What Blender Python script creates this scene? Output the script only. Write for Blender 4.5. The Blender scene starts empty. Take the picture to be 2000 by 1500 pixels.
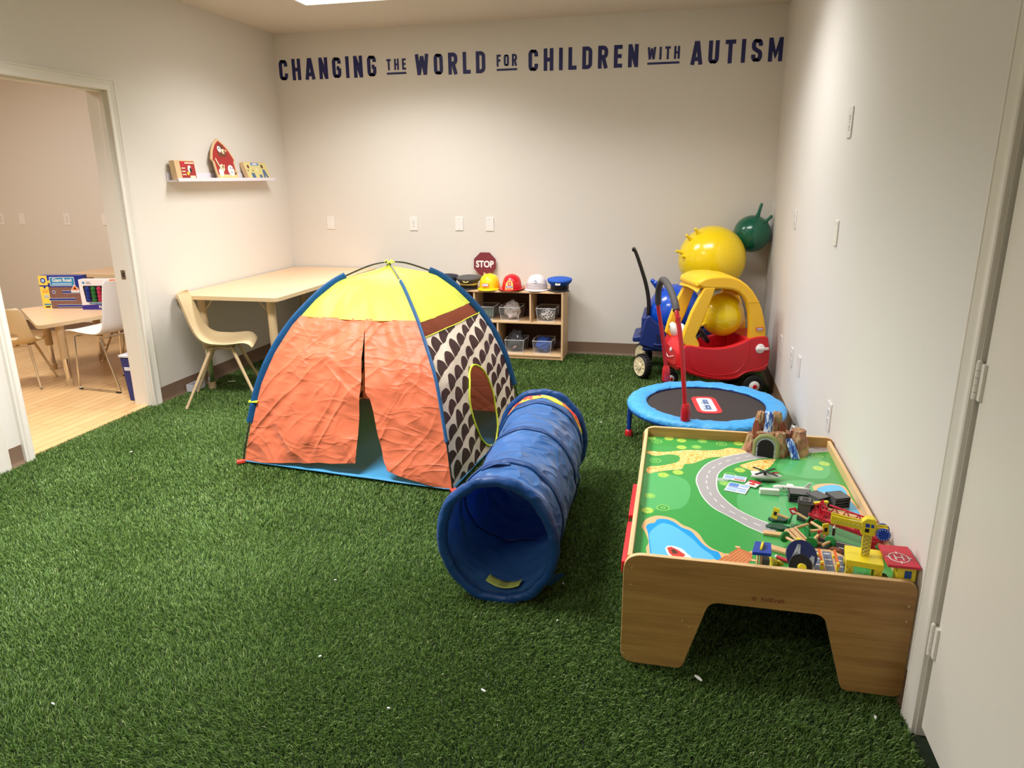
import bpy, bmesh, math, random
import numpy as np
from mathutils import Vector, Matrix, noise
from math import sin, cos, pi, radians, sqrt, atan2
random.seed(7)
SC = bpy.context.scene
COL = SC.collection
PI = math.pi

# ---------------------------------------------------------------- camera, world, lights, exposure
D = 6.174          # back wall
XL = -3.5          # left wall
XR = 0.722         # right wall
H = 2.716          # ceiling
YB = -1.6          # wall behind the camera

def make_camera():
    yaw, pitch, roll, f, h = 0.2250, 0.2799, -0.0100, 1400.4, 1.4993
    fw = Vector((-sin(yaw)*cos(pitch), cos(yaw)*cos(pitch), -sin(pitch)))
    r0 = Vector((cos(yaw), sin(yaw), 0)); u0 = r0.cross(fw)
    r = r0*cos(roll) + u0*sin(roll); u = -r0*sin(roll) + u0*cos(roll)
    cd = bpy.data.cameras.new('camera'); co = bpy.data.objects.new('camera', cd); COL.objects.link(co)
    cd.sensor_fit = 'HORIZONTAL'; cd.sensor_width = 36; cd.lens = f/2000*36
    cd.clip_start = 0.05; cd.clip_end = 60
    m = Matrix.Identity(4)
    for i in range(3):
        m[i][0] = r[i]; m[i][1] = u[i]; m[i][2] = -fw[i]
    m[2][3] = h
    co.matrix_world = m
    SC.camera = co
make_camera()

w = bpy.data.worlds.new('world'); SC.world = w; w.use_nodes = True
w.node_tree.nodes['Background'].inputs[0].default_value = (0.9, 0.92, 1, 1)
w.node_tree.nodes['Background'].inputs[1].default_value = 0.3
SC.view_settings.view_transform = 'Standard'
SC.view_settings.look = 'None'
SC.view_settings.gamma = 1
SC.view_settings.use_curve_mapping = False
SC.view_settings.exposure = 0.28
SC.cycles.use_denoising = True
SC.cycles.max_bounces = 8
SC.cycles.diffuse_bounces = 5
SC.cycles.glossy_bounces = 3
SC.cycles.transparent_max_bounces = 10
SC.cycles.caustics_reflective = False
SC.cycles.caustics_refractive = False
SC.cycles.sample_clamp_indirect = 4

def area(name, x, y, sx, sy, power, col=(1, 0.99, 0.975), z=None, spread=135):
    ld = bpy.data.lights.new(name, 'AREA'); ld.shape = 'RECTANGLE'; ld.size = sx; ld.size_y = sy
    ld.energy = power; ld.color = col; ld.spread = radians(spread)
    o = bpy.data.objects.new(name, ld); COL.objects.link(o); o.location = (x, y, z if z else H-0.012)
    return o
LIGHTS = [(-2.09, 4.94), (-2.09, 2.45), (-2.09, -0.3), (-0.35, 4.30)]
LP = [34, 86, 24, 23]
for (lx, ly), pw in zip(LIGHTS, LP):
    area('ceiling_lamp', lx, ly, 1.16, 0.56, pw)
area('side_room_lamp', -5.2, 3.9, 1.16, 0.56, 52, (1, 0.96, 0.90), spread=178)

# ---------------------------------------------------------------- materials
def lin(h):
    if isinstance(h, str):
        h = h.lstrip('#'); c = [int(h[i:i+2], 16)/255 for i in (0, 2, 4)]
    else:
        c = [v/255 for v in h]
    return tuple((v/12.92 if v <= .04045 else ((v+.055)/1.055)**2.4) for v in c) + (1,)
MATS = {}
def mat(name, col, rough=.5, metal=0, spec=.5, bump=None, vary=0, coat=0, sheen=0, trans=0, alpha=1, emit=None, vscale=6, thin=0):
    if name in MATS: return MATS[name]
    m = bpy.data.materials.new(name); m.use_nodes = True; MATS[name] = m
    nt = m.node_tree; b = nt.nodes['Principled BSDF']
    c = lin(col)
    b.inputs['Base Color'].default_value = c
    b.inputs['Roughness'].default_value = rough
    b.inputs['Metallic'].default_value = metal
    b.inputs['Specular IOR Level'].default_value = spec
    b.inputs['Coat Weight'].default_value = coat
    b.inputs['Sheen Weight'].default_value = sheen
    b.inputs['Transmission Weight'].default_value = trans
    b.inputs['Alpha'].default_value = alpha
    if emit:
        b.inputs['Emission Color'].default_value = lin(emit[0]); b.inputs['Emission Strength'].default_value = emit[1]
    tc = nt.nodes.new('ShaderNodeTexCoord')
    if vary:
        n = nt.nodes.new('ShaderNodeTexNoise'); n.inputs['Scale'].default_value = vscale; n.inputs['Detail'].default_value = 3
        nt.links.new(tc.outputs['Object'], n.inputs['Vector'])
        mx = nt.nodes.new('ShaderNodeMix'); mx.data_type = 'RGBA'
        mx.inputs[6].default_value = tuple(v*(1-vary) for v in c[:3])+(1,)
        mx.inputs[7].default_value = tuple(min(1, v*(1+vary)) for v in c[:3])+(1,)
        nt.links.new(n.outputs['Fac'], mx.inputs[0]); nt.links.new(mx.outputs[2], b.inputs['Base Color'])
    if bump:
        n = nt.nodes.new('ShaderNodeTexNoise'); n.inputs['Scale'].default_value = bump[0]; n.inputs['Detail'].default_value = 4
        nt.links.new(tc.outputs['Object'], n.inputs['Vector'])
        bp = nt.nodes.new('ShaderNodeBump'); bp.inputs['Strength'].default_value = bump[1]; bp.inputs['Distance'].default_value = bump[2] if len(bump) > 2 else .002
        nt.links.new(n.outputs['Fac'], bp.inputs['Height']); nt.links.new(bp.outputs[0], b.inputs['Normal'])
    return m

def wood(name, base, dark, axis=0, scale=1.0, rough=.45, rings=14, coat=0.0):
    if name in MATS: return MATS[name]
    m = bpy.data.materials.new(name); m.use_nodes = True; MATS[name] = m
    nt = m.node_tree; b = nt.nodes['Principled BSDF']; N = nt.nodes.new; L = nt.links.new
    tc = N('ShaderNodeTexCoord'); mp = N('ShaderNodeMapping')
    s = [rings*scale]*3; s[axis] = .9*scale; mp.inputs['Scale'].default_value = s
    L(tc.outputs['Object'], mp.inputs['Vector'])
    n = N('ShaderNodeTexNoise'); n.inputs['Scale'].default_value = 1.6; n.inputs['Detail'].default_value = 6; n.inputs['Roughness'].default_value = .6
    n.inputs['Distortion'].default_value = .6
    L(mp.outputs[0], n.inputs['Vector'])
    mp2 = N('ShaderNodeMapping'); s2 = [rings*7*scale]*3; s2[axis] = 4*scale; mp2.inputs['Scale'].default_value = s2
    L(tc.outputs['Object'], mp2.inputs['Vector'])
    n2 = N('ShaderNodeTexNoise'); n2.inputs['Scale'].default_value = 1.5; n2.inputs['Detail'].default_value = 3
    L(mp2.outputs[0], n2.inputs['Vector'])
    ad = N('ShaderNodeMath'); ad.operation = 'MULTIPLY_ADD'; ad.inputs[1].default_value = .45
    L(n2.outputs['Fac'], ad.inputs[0]); L(n.outputs['Fac'], ad.inputs[2])
    cr = N('ShaderNodeValToRGB'); cr.color_ramp.elements[0].position = .45; cr.color_ramp.elements[1].position = .92
    cr.color_ramp.elements[0].color = lin(dark); cr.color_ramp.elements[1].color = lin(base)
    L(ad.outputs[0], cr.inputs[0]); L(cr.outputs[0], b.inputs['Base Color'])
    b.inputs['Roughness'].default_value = rough; b.inputs['Coat Weight'].default_value = coat
    return m

# ---------------------------------------------------------------- mesh helpers
class MB:
    def __init__(s): s.v = []; s.f = []; s.m = []; s.mats = []
    def mi(s, m):
        if m not in s.mats: s.mats.append(m)
        return s.mats.index(m)
    def add(s, vs, fs, m, M=None):
        b = len(s.v)
        if M is not None: vs = [M @ Vector(v) for v in vs]
        s.v += [tuple(v) for v in vs]
        k = s.mi(m)
        for f in fs: s.f.append(tuple(i+b for i in f)); s.m.append(k)
        return s
    def box(s, x0, x1, y0, y1, z0, z1, m, M=None):
        vs = [(x, y, z) for z in (z0, z1) for y in (y0, y1) for x in (x0, x1)]
        return s.add(vs, [(0,2,3,1), (4,5,7,6), (0,1,5,4), (2,6,7,3), (0,4,6,2), (1,3,7,5)], m, M)
    def prism(s, pts, z0, z1, m, M=None, mtop=None, mside=None):
        """pts: 2d outline (ccw), extruded z0..z1"""
        n = len(pts)
        a = sum(pts[i][0]*pts[(i+1) % n][1]-pts[(i+1) % n][0]*pts[i][1] for i in range(n))
        if a < 0: pts = pts[::-1]
        vs = [(p[0], p[1], z0) for p in pts] + [(p[0], p[1], z1) for p in pts]
        s.add(vs, [tuple(range(n-1, -1, -1))], m, M)
        # share vertices: reuse base index
        b = len(s.v)-2*n
        k = s.mi(mtop or m); s.f.append(tuple(b+n+i for i in range(n))); s.m.append(k)
        k = s.mi(mside or m)
        for i in range(n):
            j = (i+1) % n; s.f.append((b+i, b+j, b+n+j, b+n+i)); s.m.append(k)
        return s
    def tube(s, pts, r, m, n=10, M=None, caps=True, up=None, flat=1.0):
        """sweep; r number or list; flat scales the second axis"""
        P = [Vector(p) for p in pts]; N = len(P)
        R = r if isinstance(r, (list, tuple)) else [r]*N
        vs = []; ref = Vector(up) if up else None
        t0 = (P[1]-P[0]).normalized()
        if ref is None:
            ref = Vector((0, 0, 1)) if abs(t0.z) < .9 else Vector((1, 0, 0))
        nv = (ref - t0*ref.dot(t0)).normalized()
        for i in range(N):
            t = (P[min(i+1, N-1)]-P[max(i-1, 0)]).normalized()
            if up: nv = (Vector(up) - t*Vector(up).dot(t)).normalized()
            else: nv = (nv - t*nv.dot(t)).normalized()
            bv = t.cross(nv)
            for k in range(n):
                a = 2*PI*k/n
                vs.append(P[i] + nv*(cos(a)*R[i]) + bv*(sin(a)*R[i]*flat))
        fs = []
        for i in range(N-1):
            for k in range(n):
                k2 = (k+1) % n; fs.append((i*n+k, i*n+k2, (i+1)*n+k2, (i+1)*n+k))
        if caps:
            fs.append(tuple(range(n-1, -1, -1))); fs.append(tuple((N-1)*n+k for k in range(n)))
        return s.add(vs, fs, m, M)
    def lathe(s, prof, m, n=24, M=None, cap0=True, cap1=True, sx=1, sy=1):
        """prof: (r, z) bottom to top about z"""
        vs = []; fs = []
        for r, z in prof:
            for k in range(n):
                a = 2*PI*k/n; vs.append((r*cos(a)*sx, r*sin(a)*sy, z))
        for i in range(len(prof)-1):
            for k in range(n):
                k2 = (k+1) % n; fs.append((i*n+k, i*n+k2, (i+1)*n+k2, (i+1)*n+k))
        if cap0: fs.append(tuple(range(n-1, -1, -1)))
        if cap1: fs.append(tuple((len(prof)-1)*n+k for k in range(n)))
        return s.add(vs, fs, m, M)
    def ball(s, c, r, m, n=24, k=14, sx=1, sy=1, sz=1, M=None):
        pr = [(r*sin(PI*i/k) + 1e-5, -r*cos(PI*i/k)*sz) for i in range(k+1)]
        T = Matrix.Translation(Vector(c)); T = (M @ T) if M is not None else T
        return s.lathe(pr, m, n, T, sx=sx, sy=sy)
    def cyl(s, p0, p1, r, m, n=16, r1=None, M=None):
        return s.tube([p0, p1], [r, r if r1 is None else r1], m, n, M)
    def grid(s, fn, nu, nv, m, M=None, closeu=False):
        """fn(u,v) for u,v in 0..1 -> point; quads"""
        vs = []; fs = []
        cu = nu if closeu else nu+1
        for j in range(nv+1):
            for i in range(cu): vs.append(fn(i/nu, j/nv))
        for j in range(nv):
            for i in range(nu):
                i2 = (i+1) % cu if closeu else i+1
                fs.append((j*cu+i, j*cu+i2, (j+1)*cu+i2, (j+1)*cu+i))
        return s.add(vs, fs, m, M)
    def text(s, string, size, m, M, depth=.001, bold=.0, sx=1, align='CENTER'):
        cu = bpy.data.curves.new('t', 'FONT'); cu.body = string; cu.size = size; cu.offset = bold; cu.extrude = depth/2
        cu.align_x = align; cu.align_y = 'CENTER'; cu.resolution_u = 3
        o = bpy.data.objects.new('t', cu)
        me = bpy.data.meshes.new_from_object(o)
        S = Matrix.Diagonal((sx, 1, 1, 1))
        s.add([S @ v.co for v in me.vertices], [tuple(p.vertices) for p in me.polygons], m, M)
        bpy.data.objects.remove(o); bpy.data.curves.remove(cu); bpy.data.meshes.remove(me)
        return s

def obj(name, mb, parent=None, W=False, bev=0, seg=2, smooth=35, sub=0, solid=0, kind=None, uv=None):
    me = bpy.data.meshes.new(name)
    vs = mb.v
    if W and parent is not None:
        I = parent.matrix_basis.inverted(); vs = [tuple(I @ Vector(v)) for v in vs]
    me.from_pydata(vs, [], mb.f)
    for m in mb.mats: me.materials.append(m)
    me.polygons.foreach_set('material_index', mb.m)
    if smooth:
        me.polygons.foreach_set('use_smooth', [True]*len(me.polygons))
        me.update(); me.set_sharp_from_angle(angle=radians(smooth))
    if uv is not None:
        ul = me.uv_layers.new(name='UVMap')
        d = np.array([uv[l.vertex_index] for l in me.loops], dtype=np.float32).ravel(); ul.data.foreach_set('uv', d)
    me.validate()
    o = bpy.data.objects.new(name, me); COL.objects.link(o)
    if parent is not None: o.parent = parent
    if solid:
        md = o.modifiers.new('solid', 'SOLIDIFY'); md.thickness = solid; md.offset = 0
    if bev:
        md = o.modifiers.new('bevel', 'BEVEL'); md.width = bev; md.segments = seg; md.limit_method = 'ANGLE'; md.angle_limit = radians(40)
    if sub:
        md = o.modifiers.new('sub', 'SUBSURF'); md.levels = sub; md.render_levels = sub
    if kind: o['kind'] = kind
    return o

def thing(name, label, cat, loc=(0, 0, 0), rotz=0, group=None):
    o = bpy.data.objects.new(name, None); COL.objects.link(o)
    o.location = loc; o.rotation_euler = (0, 0, rotz); o.empty_display_size = .05
    o.matrix_basis = Matrix.Translation(Vector(loc)) @ Matrix.Rotation(rotz, 4, 'Z')
    o['label'] = label; o['category'] = cat
    if group: o['group'] = group
    return o
def tag(o, label, cat, group=None, kind=None):
    o['label'] = label; o['category'] = cat
    if group: o['group'] = group
    if kind: o['kind'] = kind
    return o
def dup(root, loc=None, rotz=None, label=None):
    r = root.copy(); COL.objects.link(r)
    def kids(a, b):
        for ch in list(a.children):
            c = ch.copy(); COL.objects.link(c); c.parent = b; kids(ch, c)
    kids(root, r)
    if loc is not None:
        r.location = loc
        if rotz is not None: r.rotation_euler = (0, 0, rotz)
    if label: r['label'] = label
    return r
def struct(name, mb, parent=None, **k):
    return obj(name, mb, parent, kind='structure', **k)
def T(x, y, z): return Matrix.Translation((x, y, z))
def RX(a): return Matrix.Rotation(a, 4, 'X')
def RY(a): return Matrix.Rotation(a, 4, 'Y')
def RZ(a): return Matrix.Rotation(a, 4, 'Z')
def frame(o, x, y, z=None):
    """matrix with origin o, axes x,y (vectors)"""
    x = Vector(x).normalized(); y = Vector(y).normalized(); zz = x.cross(y).normalized() if z is None else Vector(z)
    m = Matrix.Identity(4)
    for i in range(3): m[i][0] = x[i]; m[i][1] = y[i]; m[i][2] = zz[i]; m[i][3] = o[i]
    return m
def interp(tab, x):
    if x <= tab[0][0]: return tab[0][1]
    for (a, b), (c, d) in zip(tab, tab[1:]):
        if x <= c: return b + (d-b)*(x-a)/(c-a)
    return tab[-1][1]
def rpoly(pts, r, n=5):
    """round polygon corners; r number or list"""
    out = []; N = len(pts)
    for i in range(N):
        p = Vector(pts[i][:2]); a = Vector(pts[i-1][:2]); b = Vector(pts[(i+1) % N][:2])
        rr = r[i] if isinstance(r, (list, tuple)) else r
        u = (a-p); v = (b-p); lu = u.length; lv = v.length; u.normalize(); v.normalize()
        ang = u.angle(v)
        if rr <= 0 or ang > 3.1: out.append((p.x, p.y)); continue
        t = min(rr/math.tan(ang/2), lu*.49, lv*.49)
        A = p+u*t; B = p+v*t
        for k in range(n+1):
            s = k/n; q = A*(1-s)**2 + p*2*s*(1-s) + B*s*s; out.append((q.x, q.y))
    return out
def smoothpts(P, n=6, closed=False):
    """catmull-rom"""
    P = [Vector(p) for p in P]; N = len(P); out = []
    rng = range(N if closed else N-1)
    for i in rng:
        if closed: a, b, c, d = P[i-1], P[i], P[(i+1) % N], P[(i+2) % N]
        else: a, b, c, d = P[max(i-1, 0)], P[i], P[i+1], P[min(i+2, N-1)]
        for k in range(n):
            t = k/n
            out.append(.5*((2*b)+(c-a)*t+(2*a-5*b+4*c-d)*t*t+(3*b-a-3*c+d)*t**3))
    if not closed: out.append(P[-1])
    return out
# ================================================================= ROOM SHELL
def wallmat(name, col, rough=.85):
    return mat(name, col, rough=rough, spec=.3, bump=(220, .12, .001))
M_wall = wallmat('wall_paint', (220, 214, 206))
M_wallr = wallmat('wall_paint_side', (222, 218, 214))
M_ceil = wallmat('ceiling_paint', (216, 206, 195))
M_wall2 = wallmat('wall_paint_side_room', (222, 212, 196))
M_trim = mat('trim_paint', (226, 220, 210), rough=.4, bump=(90, .1, .001))
M_base = mat('cove_base', (122, 98, 80), rough=.5)
M_cove = mat('cove_foot', (150, 120, 100), rough=.5)
M_turfback = mat('turf_backing', (26, 40, 18), rough=.95, bump=(300, .6, .004))
M_white = mat('white_plastic', (232, 228, 224), rough=.35)
M_dark = mat('dark_slot', (60, 50, 45), rough=.6)
M_steel = mat('steel', (190, 185, 175), rough=.25, metal=1)
M_chrome = mat('chrome', (225, 220, 212), rough=.08, metal=1)

TH = .14
# floors
m = MB(); m.box(XL, XR, YB, D, -.10, -.014, M_turfback); struct('floor', m)
# vinyl plank floor of the next room
def plank_mat():
    m = bpy.data.materials.new('vinyl_planks'); m.use_nodes = True
    nt = m.node_tree; N = nt.nodes.new; L = nt.links.new; b = nt.nodes['Principled BSDF']
    tc = N('ShaderNodeTexCoord'); mp = N('ShaderNodeMapping'); mp.inputs['Rotation'].default_value = (0, 0, radians(-28)*0)
    L(tc.outputs['Object'], mp.inputs['Vector'])
    br = N('ShaderNodeTexBrick'); br.inputs['Scale'].default_value = 1; br.inputs['Mortar Size'].default_value = .0022
    br.inputs['Brick Width'].default_value = .9; br.inputs['Row Height'].default_value = .075; br.offset = .37
    br.inputs['Color1'].default_value = lin((226, 188, 136)); br.inputs['Color2'].default_value = lin((216, 176, 124)); br.inputs['Mortar'].default_value = lin((158, 118, 76))
    rot = N('ShaderNodeMapping'); rot.inputs['Rotation'].default_value = (0, 0, radians(90))
    L(tc.outputs['Object'], rot.inputs['Vector']); L(rot.outputs[0], br.inputs['Vector'])
    n = N('ShaderNodeTexNoise'); n.inputs['Scale'].default_value = 3; n.inputs['Detail'].default_value = 5
    mp.inputs['Scale'].default_value = (30, 2, 1); L(mp.outputs[0], n.inputs['Vector'])
    mx = N('ShaderNodeMix'); mx.data_type = 'RGBA'; mx.blend_type = 'MULTIPLY'; mx.inputs[0].default_value = .35
    cr = N('ShaderNodeValToRGB'); cr.color_ramp.elements[0].color = (.6, .55, .5, 1); cr.color_ramp.elements[0].position = .3; cr.color_ramp.elements[1].position = .65
    L(n.outputs['Fac'], cr.inputs[0]); L(br.outputs['Color'], mx.inputs[6]); L(cr.outputs[0], mx.inputs[7]); L(mx.outputs[2], b.inputs['Base Color'])
    b.inputs['Roughness'].default_value = .35
    return m
M_plank = plank_mat()
X2 = -7.4
m = MB(); m.box(X2, XL-.035, .6, D, -.10, 0, M_plank); struct('floor', m)
# ceiling
m = MB(); m.box(X2, XR, YB, D, H, H+.1, M_ceil); struct('ceiling', m)
# back wall
m = MB(); m.box(X2-TH, XR+TH, D, D+TH, -.1, H+.1, M_wall); struct('wall_back', m)
m = MB(); m.box(X2-TH, XR+TH, YB-TH, YB, -.1, H+.1, M_wall); struct('wall_front', m)
m = MB(); m.box(X2-TH, X2, YB, D, -.1, H+.1, M_wall2); struct('wall_far_left', m)
m = MB(); m.box(X2, XL-TH, .46, .6, -.1, H+.1, M_wall2); struct('wall_side_room', m)
# left wall with doorway (y 3.13..4.095) and second doorway
OY0, OY1, OH = 3.105, 4.095, 2.045
PY0, PY1 = 1.95, 2.877
m = MB()
m.box(XL-TH, XL, OY1+.02, D, -.1, H, M_wall)
m.box(XL-TH, XL, OY0-.02, OY1+.02, OH+.02, H, M_wall)
m.box(XL-TH, XL, PY1, OY0-.02, -.1, H, M_wall)
m.box(XL-TH, XL, PY0, PY1, OH, H, M_wall)
m.box(XL-TH, XL, YB, PY0, -.1, H, M_wall)
struct('wall_left', m)
# right wall with door opening y .93..1.86
QY0, QY1 = .95, 1.870
m = MB()
m.box(XR, XR+TH, QY1+.002, D, -.1, H, M_wallr)
m.box(XR, XR+TH, QY0, QY1, OH, H, M_wallr)
m.box(XR, XR+TH, YB, QY0, -.1, H, M_wallr)
struct('wall_right', m)

def casing(name, xs, sgn, y0, y1, h, depth_in, m_=None):
    """profiled casing around an opening on plane x=xs; sgn = direction into the room"""
    M_ = m_ or M_trim
    W_ = .066
    # profile across width (0 = inner edge .. W) -> thickness
    prof = [(0, .010), (.004, .013), (.018, .013), (.022, .011), (.036, .012), (.046, .017), (.052, .019), (.056, .016), (.059, .020), (.066, .020)]
    mb = MB()
    path = [(y1, -.012), (y1, h), (y0, h), (y0, -.012)]
    outs = [(1, 0), (1, 1), (-1, 1), (-1, 0)]
    vs = []; fs = []
    n = len(prof)+2
    pr = [(0, 0)] + prof + [(W_, 0)]
    for (y, z), (oy, oz) in zip(path, outs):
        for wd, t in pr: vs.append((xs+sgn*t, y+oy*wd, z+oz*wd))
    for i in range(3):
        for k in range(n-1): fs.append((i*n+k, i*n+k+1, (i+1)*n+k+1, (i+1)*n+k))
    mb.add(vs, fs, M_)
    return mb

# doorway to the side room
t1 = casing('trim', XL, 1, OY0, OY1, OH, 0); struct('trim_1', t1)
m = MB()   # jamb lining with stop
m.box(XL-TH-.01, XL+.002, OY1, OY1+.02, -.012, OH, M_trim); m.box(XL-TH-.01, XL+.002, OY0-.02, OY0, -.012, OH, M_trim)
m.box(XL-TH-.01, XL+.002, OY0-.02, OY1+.02, OH, OH+.02, M_trim)
for a, b_ in ((OY1-.011, OY1), (OY0, OY0+.011)): m.box(XL-.055, XL-.02, a, b_, -.012, OH-.011, M_trim)
m.box(XL-.055, XL-.02, OY0, OY1, OH-.011, OH, M_trim)
jamb = struct('trim_2', m, bev=.001)
m = MB(); m.box(XL-.098, XL-.062, OY1-.0015, OY1+.001, .875, .935, M_steel); m.box(XL-.088, XL-.072, OY1-.003, OY1+.001, .89, .92, M_dark)
m.cyl((XL-.08, OY1-.003, .882), (XL-.08, OY1, .882), .003, M_dark, 8); m.cyl((XL-.08, OY1-.003, .928), (XL-.08, OY1, .928), .003, M_dark, 8)
obj('strike_plate', m, jamb)
# near doorway on the left wall: casing and closed door
struct('trim_3', casing('trim', XL, 1, PY0, PY1, OH, 0))
m = MB(); m.box(XL-.06, XL-.02, PY0, PY1, .005, OH, M_trim); struct('door_1', m)
# right door
struct('trim_4', casing('trim', XR, -1, QY0, QY1+.0, OH, 0))
m = MB()
m.box(XR-.0, XR+.06, QY1-.004, QY1+.001, -.012, OH, M_trim); m.box(XR, XR+.06, QY0, QY0+.004, -.012, OH, M_trim)
m.box(XR+.045, XR+.06, QY0, QY1, -.012, OH, M_trim)
struct('trim_5', m)
m = MB(); m.box(XR+.006, XR+.044, QY0+.004, QY1-.020, .030, OH-.004, M_trim)
dr = struct('door_2', m, bev=.002)
for zc in (.30, 1.02, 1.83):
    m = MB()
    for k in range(5):
        m.cyl((XR-.004, QY1-.012, zc-.045+k*.018+.0006), (XR-.004, QY1-.012, zc-.045+(k+1)*.018-.0006), .0065, M_trim, 12)
    m.ball((XR-.004, QY1-.012, zc+.047), .006, M_trim, 10, 6)
    m.box(XR-.0015, XR+.007, QY1-.034, QY1-.012, zc-.045, zc+.045, M_trim); m.box(XR-.0015, XR+.004, QY1-.012, QY1+.006, zc-.045, zc+.045, M_trim)
    obj('hinge', m, dr)
m = MB(); m.box(XR, XR+.6, QY0-.3, QY1+.3, -.10, -.014, M_turfback); struct('floor', m)  # unseen dark strip added behind the door for the gap under it
m = MB(); m.box(XR+.6, XR+.7, QY0-.3, QY1+.3, -.1, H, M_wallr); m.box(XR+TH, XR+.6, QY0-.34, QY0-.3, -.1, H, M_wallr); m.box(XR+TH, XR+.6, QY1+.3, QY1+.34, -.1, H, M_wallr); m.box(XR+TH, XR+.7, QY0-.34, QY1+.34, H, H+.1, M_wallr); struct('wall_shade_box', m)  # unseen box added behind the door to keep light out of the gap
# door-side dark gap under the door is the opening itself, kept dark by the added box
# cove baseboards
def cove(name, pts):
    """pts: list of (x,y) wall line, left normal points into the room"""
    mb = MB(); hb = .102; prof = [(0, hb), (.003, hb), (.0035, .02), (.006, .008), (.013, -.004), (.016, -.012)]
    for (a, b_) in zip(pts, pts[1:]):
        a = Vector(a); b_ = Vector(b_); t = (b_-a).normalized(); nn = Vector((-t.y, t.x))
        vs = []; 
        for p in (a, b_):
            for o_, z in prof: q = p+nn*o_; vs.append((q.x, q.y, z))
        n = len(prof)
        mb.add(vs, [(k, k+1, n+k+1, n+k) for k in range(n-2)], M_base); mb.add(vs, [(k, k+1, n+k+1, n+k) for k in range(n-2, n-1)], M_cove)
    return struct(name, mb)
cove('baseboard_back', [(XR, D), (XL, D)])
cove('baseboard_left', [(XL, D), (XL, OY1+.066)])
cove('baseboard_left_near', [(XL, OY0-.066), (XL, PY1+.066)])
cove('baseboard_right', [(XR, QY1+.066), (XR, D)])
cove('baseboard_side_room', [(XL-TH, D), (X2, D), (X2, .6)])
# window-less ceiling: recessed panel lights
M_glow = mat('light_diffuser', (255, 255, 255), emit=((255, 252, 245), 3.0))
cnt = 0
fixl = ['white ceiling light panel at the top edge of the photo above the tent', 'white ceiling light panel in the middle of the play room ceiling', 'white ceiling light panel behind the camera', 'white ceiling light panel above the trampoline and toy car']
for (lx, ly), lb in zip(LIGHTS + [(-5.2, 3.9)], fixl + ['white ceiling light panel in the side room']):
    t = thing('ceiling_light', lb, 'light', (lx, ly, H))
    m = MB()
    for a in ((-.61, .61, -.305, -.285), (-.61, .61, .285, .305), (-.61, -.59, -.285, .285), (.59, .61, -.285, .285)):
        m.box(a[0], a[1], a[2], a[3], -.014, .0, M_white)
    obj('frame', m, t)
    m = MB(); m.box(-.59, .59, -.285, .285, -.006, -.002, M_glow); obj('diffuser', m, t)
t = thing('smoke_detector', 'round white ceiling disc just inside the top edge of the photo', 'smoke detector', (-1.03, 5.27, H))
m = MB(); m.lathe([(.05, 0), (.055, -.012), (.045, -.03), (.02, -.034)][::-1], M_white, 24); obj('body', m, t)

# ---- wall plates
def plate(kind, M, label, sc=1.0):
    nm = {'outlet': 'wall_outlet', 'blank': 'blank_wall_plate', 'data': 'wall_outlet', 'switch': 'light_switch'}[kind]
    w_, h_ = .0365*sc, .0585*sc
    t = bpy.data.objects.new(nm, None); COL.objects.link(t); t.matrix_basis = M; t.location = M.translation
    t['label'] = label; t['category'] = {'outlet': 'outlet', 'blank': 'wall plate', 'data': 'outlet', 'switch': 'switch'}[kind]; t['group'] = 'white wall plates'
    m = MB(); m.prism(rpoly([(-w_, -h_), (w_, -h_), (w_, h_), (-w_, h_)], .004, 3), 0, .006, M_white)
    obj('cover', m, t, bev=.002)
    m = MB()
    if kind == 'outlet':
        for s in (-1, 1):
            c = .0195*s*sc
            m.prism(rpoly([(-.017, c-.014), (.017, c-.014), (.017, c+.014), (-.017, c+.014)], .010, 4), .005, .0075, M_white)
            for dx in (-.0065, .0065): m.box(dx-.0012, dx+.0012, c-.001, c+.007, .0072, .0079, M_dark)
            m.cyl((0, c-.007, .0072), (0, c-.007, .0079), .0028, M_dark, 8)
        m.cyl((0, 0, .005), (0, 0, .0072), .003, M_steel, 8)
        obj('sockets', m, t)
    else:
        for s in (-1, 1):
            m = MB(); m.cyl((0, .042*s*sc, .005), (0, .042*s*sc, .0068), .003, M_steel, 8); obj('screw', m, t)
    return t
def MB_back(x, z): return frame((x, D, z), (1, 0, 0), (0, 0, 1), (0, -1, 0))
def MB_right(y, z): return frame((XR, y, z), (0, -1, 0), (0, 0, 1), (-1, 0, 0))
plate('blank', MB_back(-3.095, 1.123), 'white blank plate on the back wall, leftmost of its row')
plate('outlet', MB_back(-2.296, 1.115), 'white double outlet on the back wall above the yellow tent top')
plate('blank', MB_back(-1.873, 1.117), 'white blank plate on the back wall left of the stop sign')
plate('blank', MB_back(-1.597, 1.114), 'white blank plate on the back wall above the stop sign')
plate('blank', MB_right(6.06, 1.236), 'white plate on the right wall behind the green ball horns', )
plate('outlet', MB_right(4.917, 1.232), 'white outlet on the right wall, second from the back corner at eye height')
plate('blank', MB_right(3.651, 1.238), 'narrow white plate on the right wall below the highest outlet')
plate('outlet', MB_right(3.614, 1.721), 'white outlet high on the right wall', 1.12)
plate('blank', MB_right(5.011, .403), 'low white plate on the right wall nearest the toy car')
plate('outlet', MB_right(4.531, .431), 'low white outlet on the right wall, middle of three behind the trampoline')
plate('blank', MB_right(4.256, .443), 'low white plate on the right wall, nearest of three behind the trampoline')
plate('outlet', MB_right(3.364, .436), 'white outlet on the right wall beside the far corner of the play table', 1.12)
plate('outlet', MB_back(-6.751, 1.146), 'white wall plate cut by the left edge of the photo in the side room')
plate('blank', MB_back(-6.492, 1.147), 'white blank plate left on the side room wall')
plate('outlet', MB_back(-5.949, 1.146), 'white double outlet in the middle of the side room wall')
plate('blank', MB_back(-5.506, 1.146), 'white plate on the side room wall beside the doorway jamb')

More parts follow.
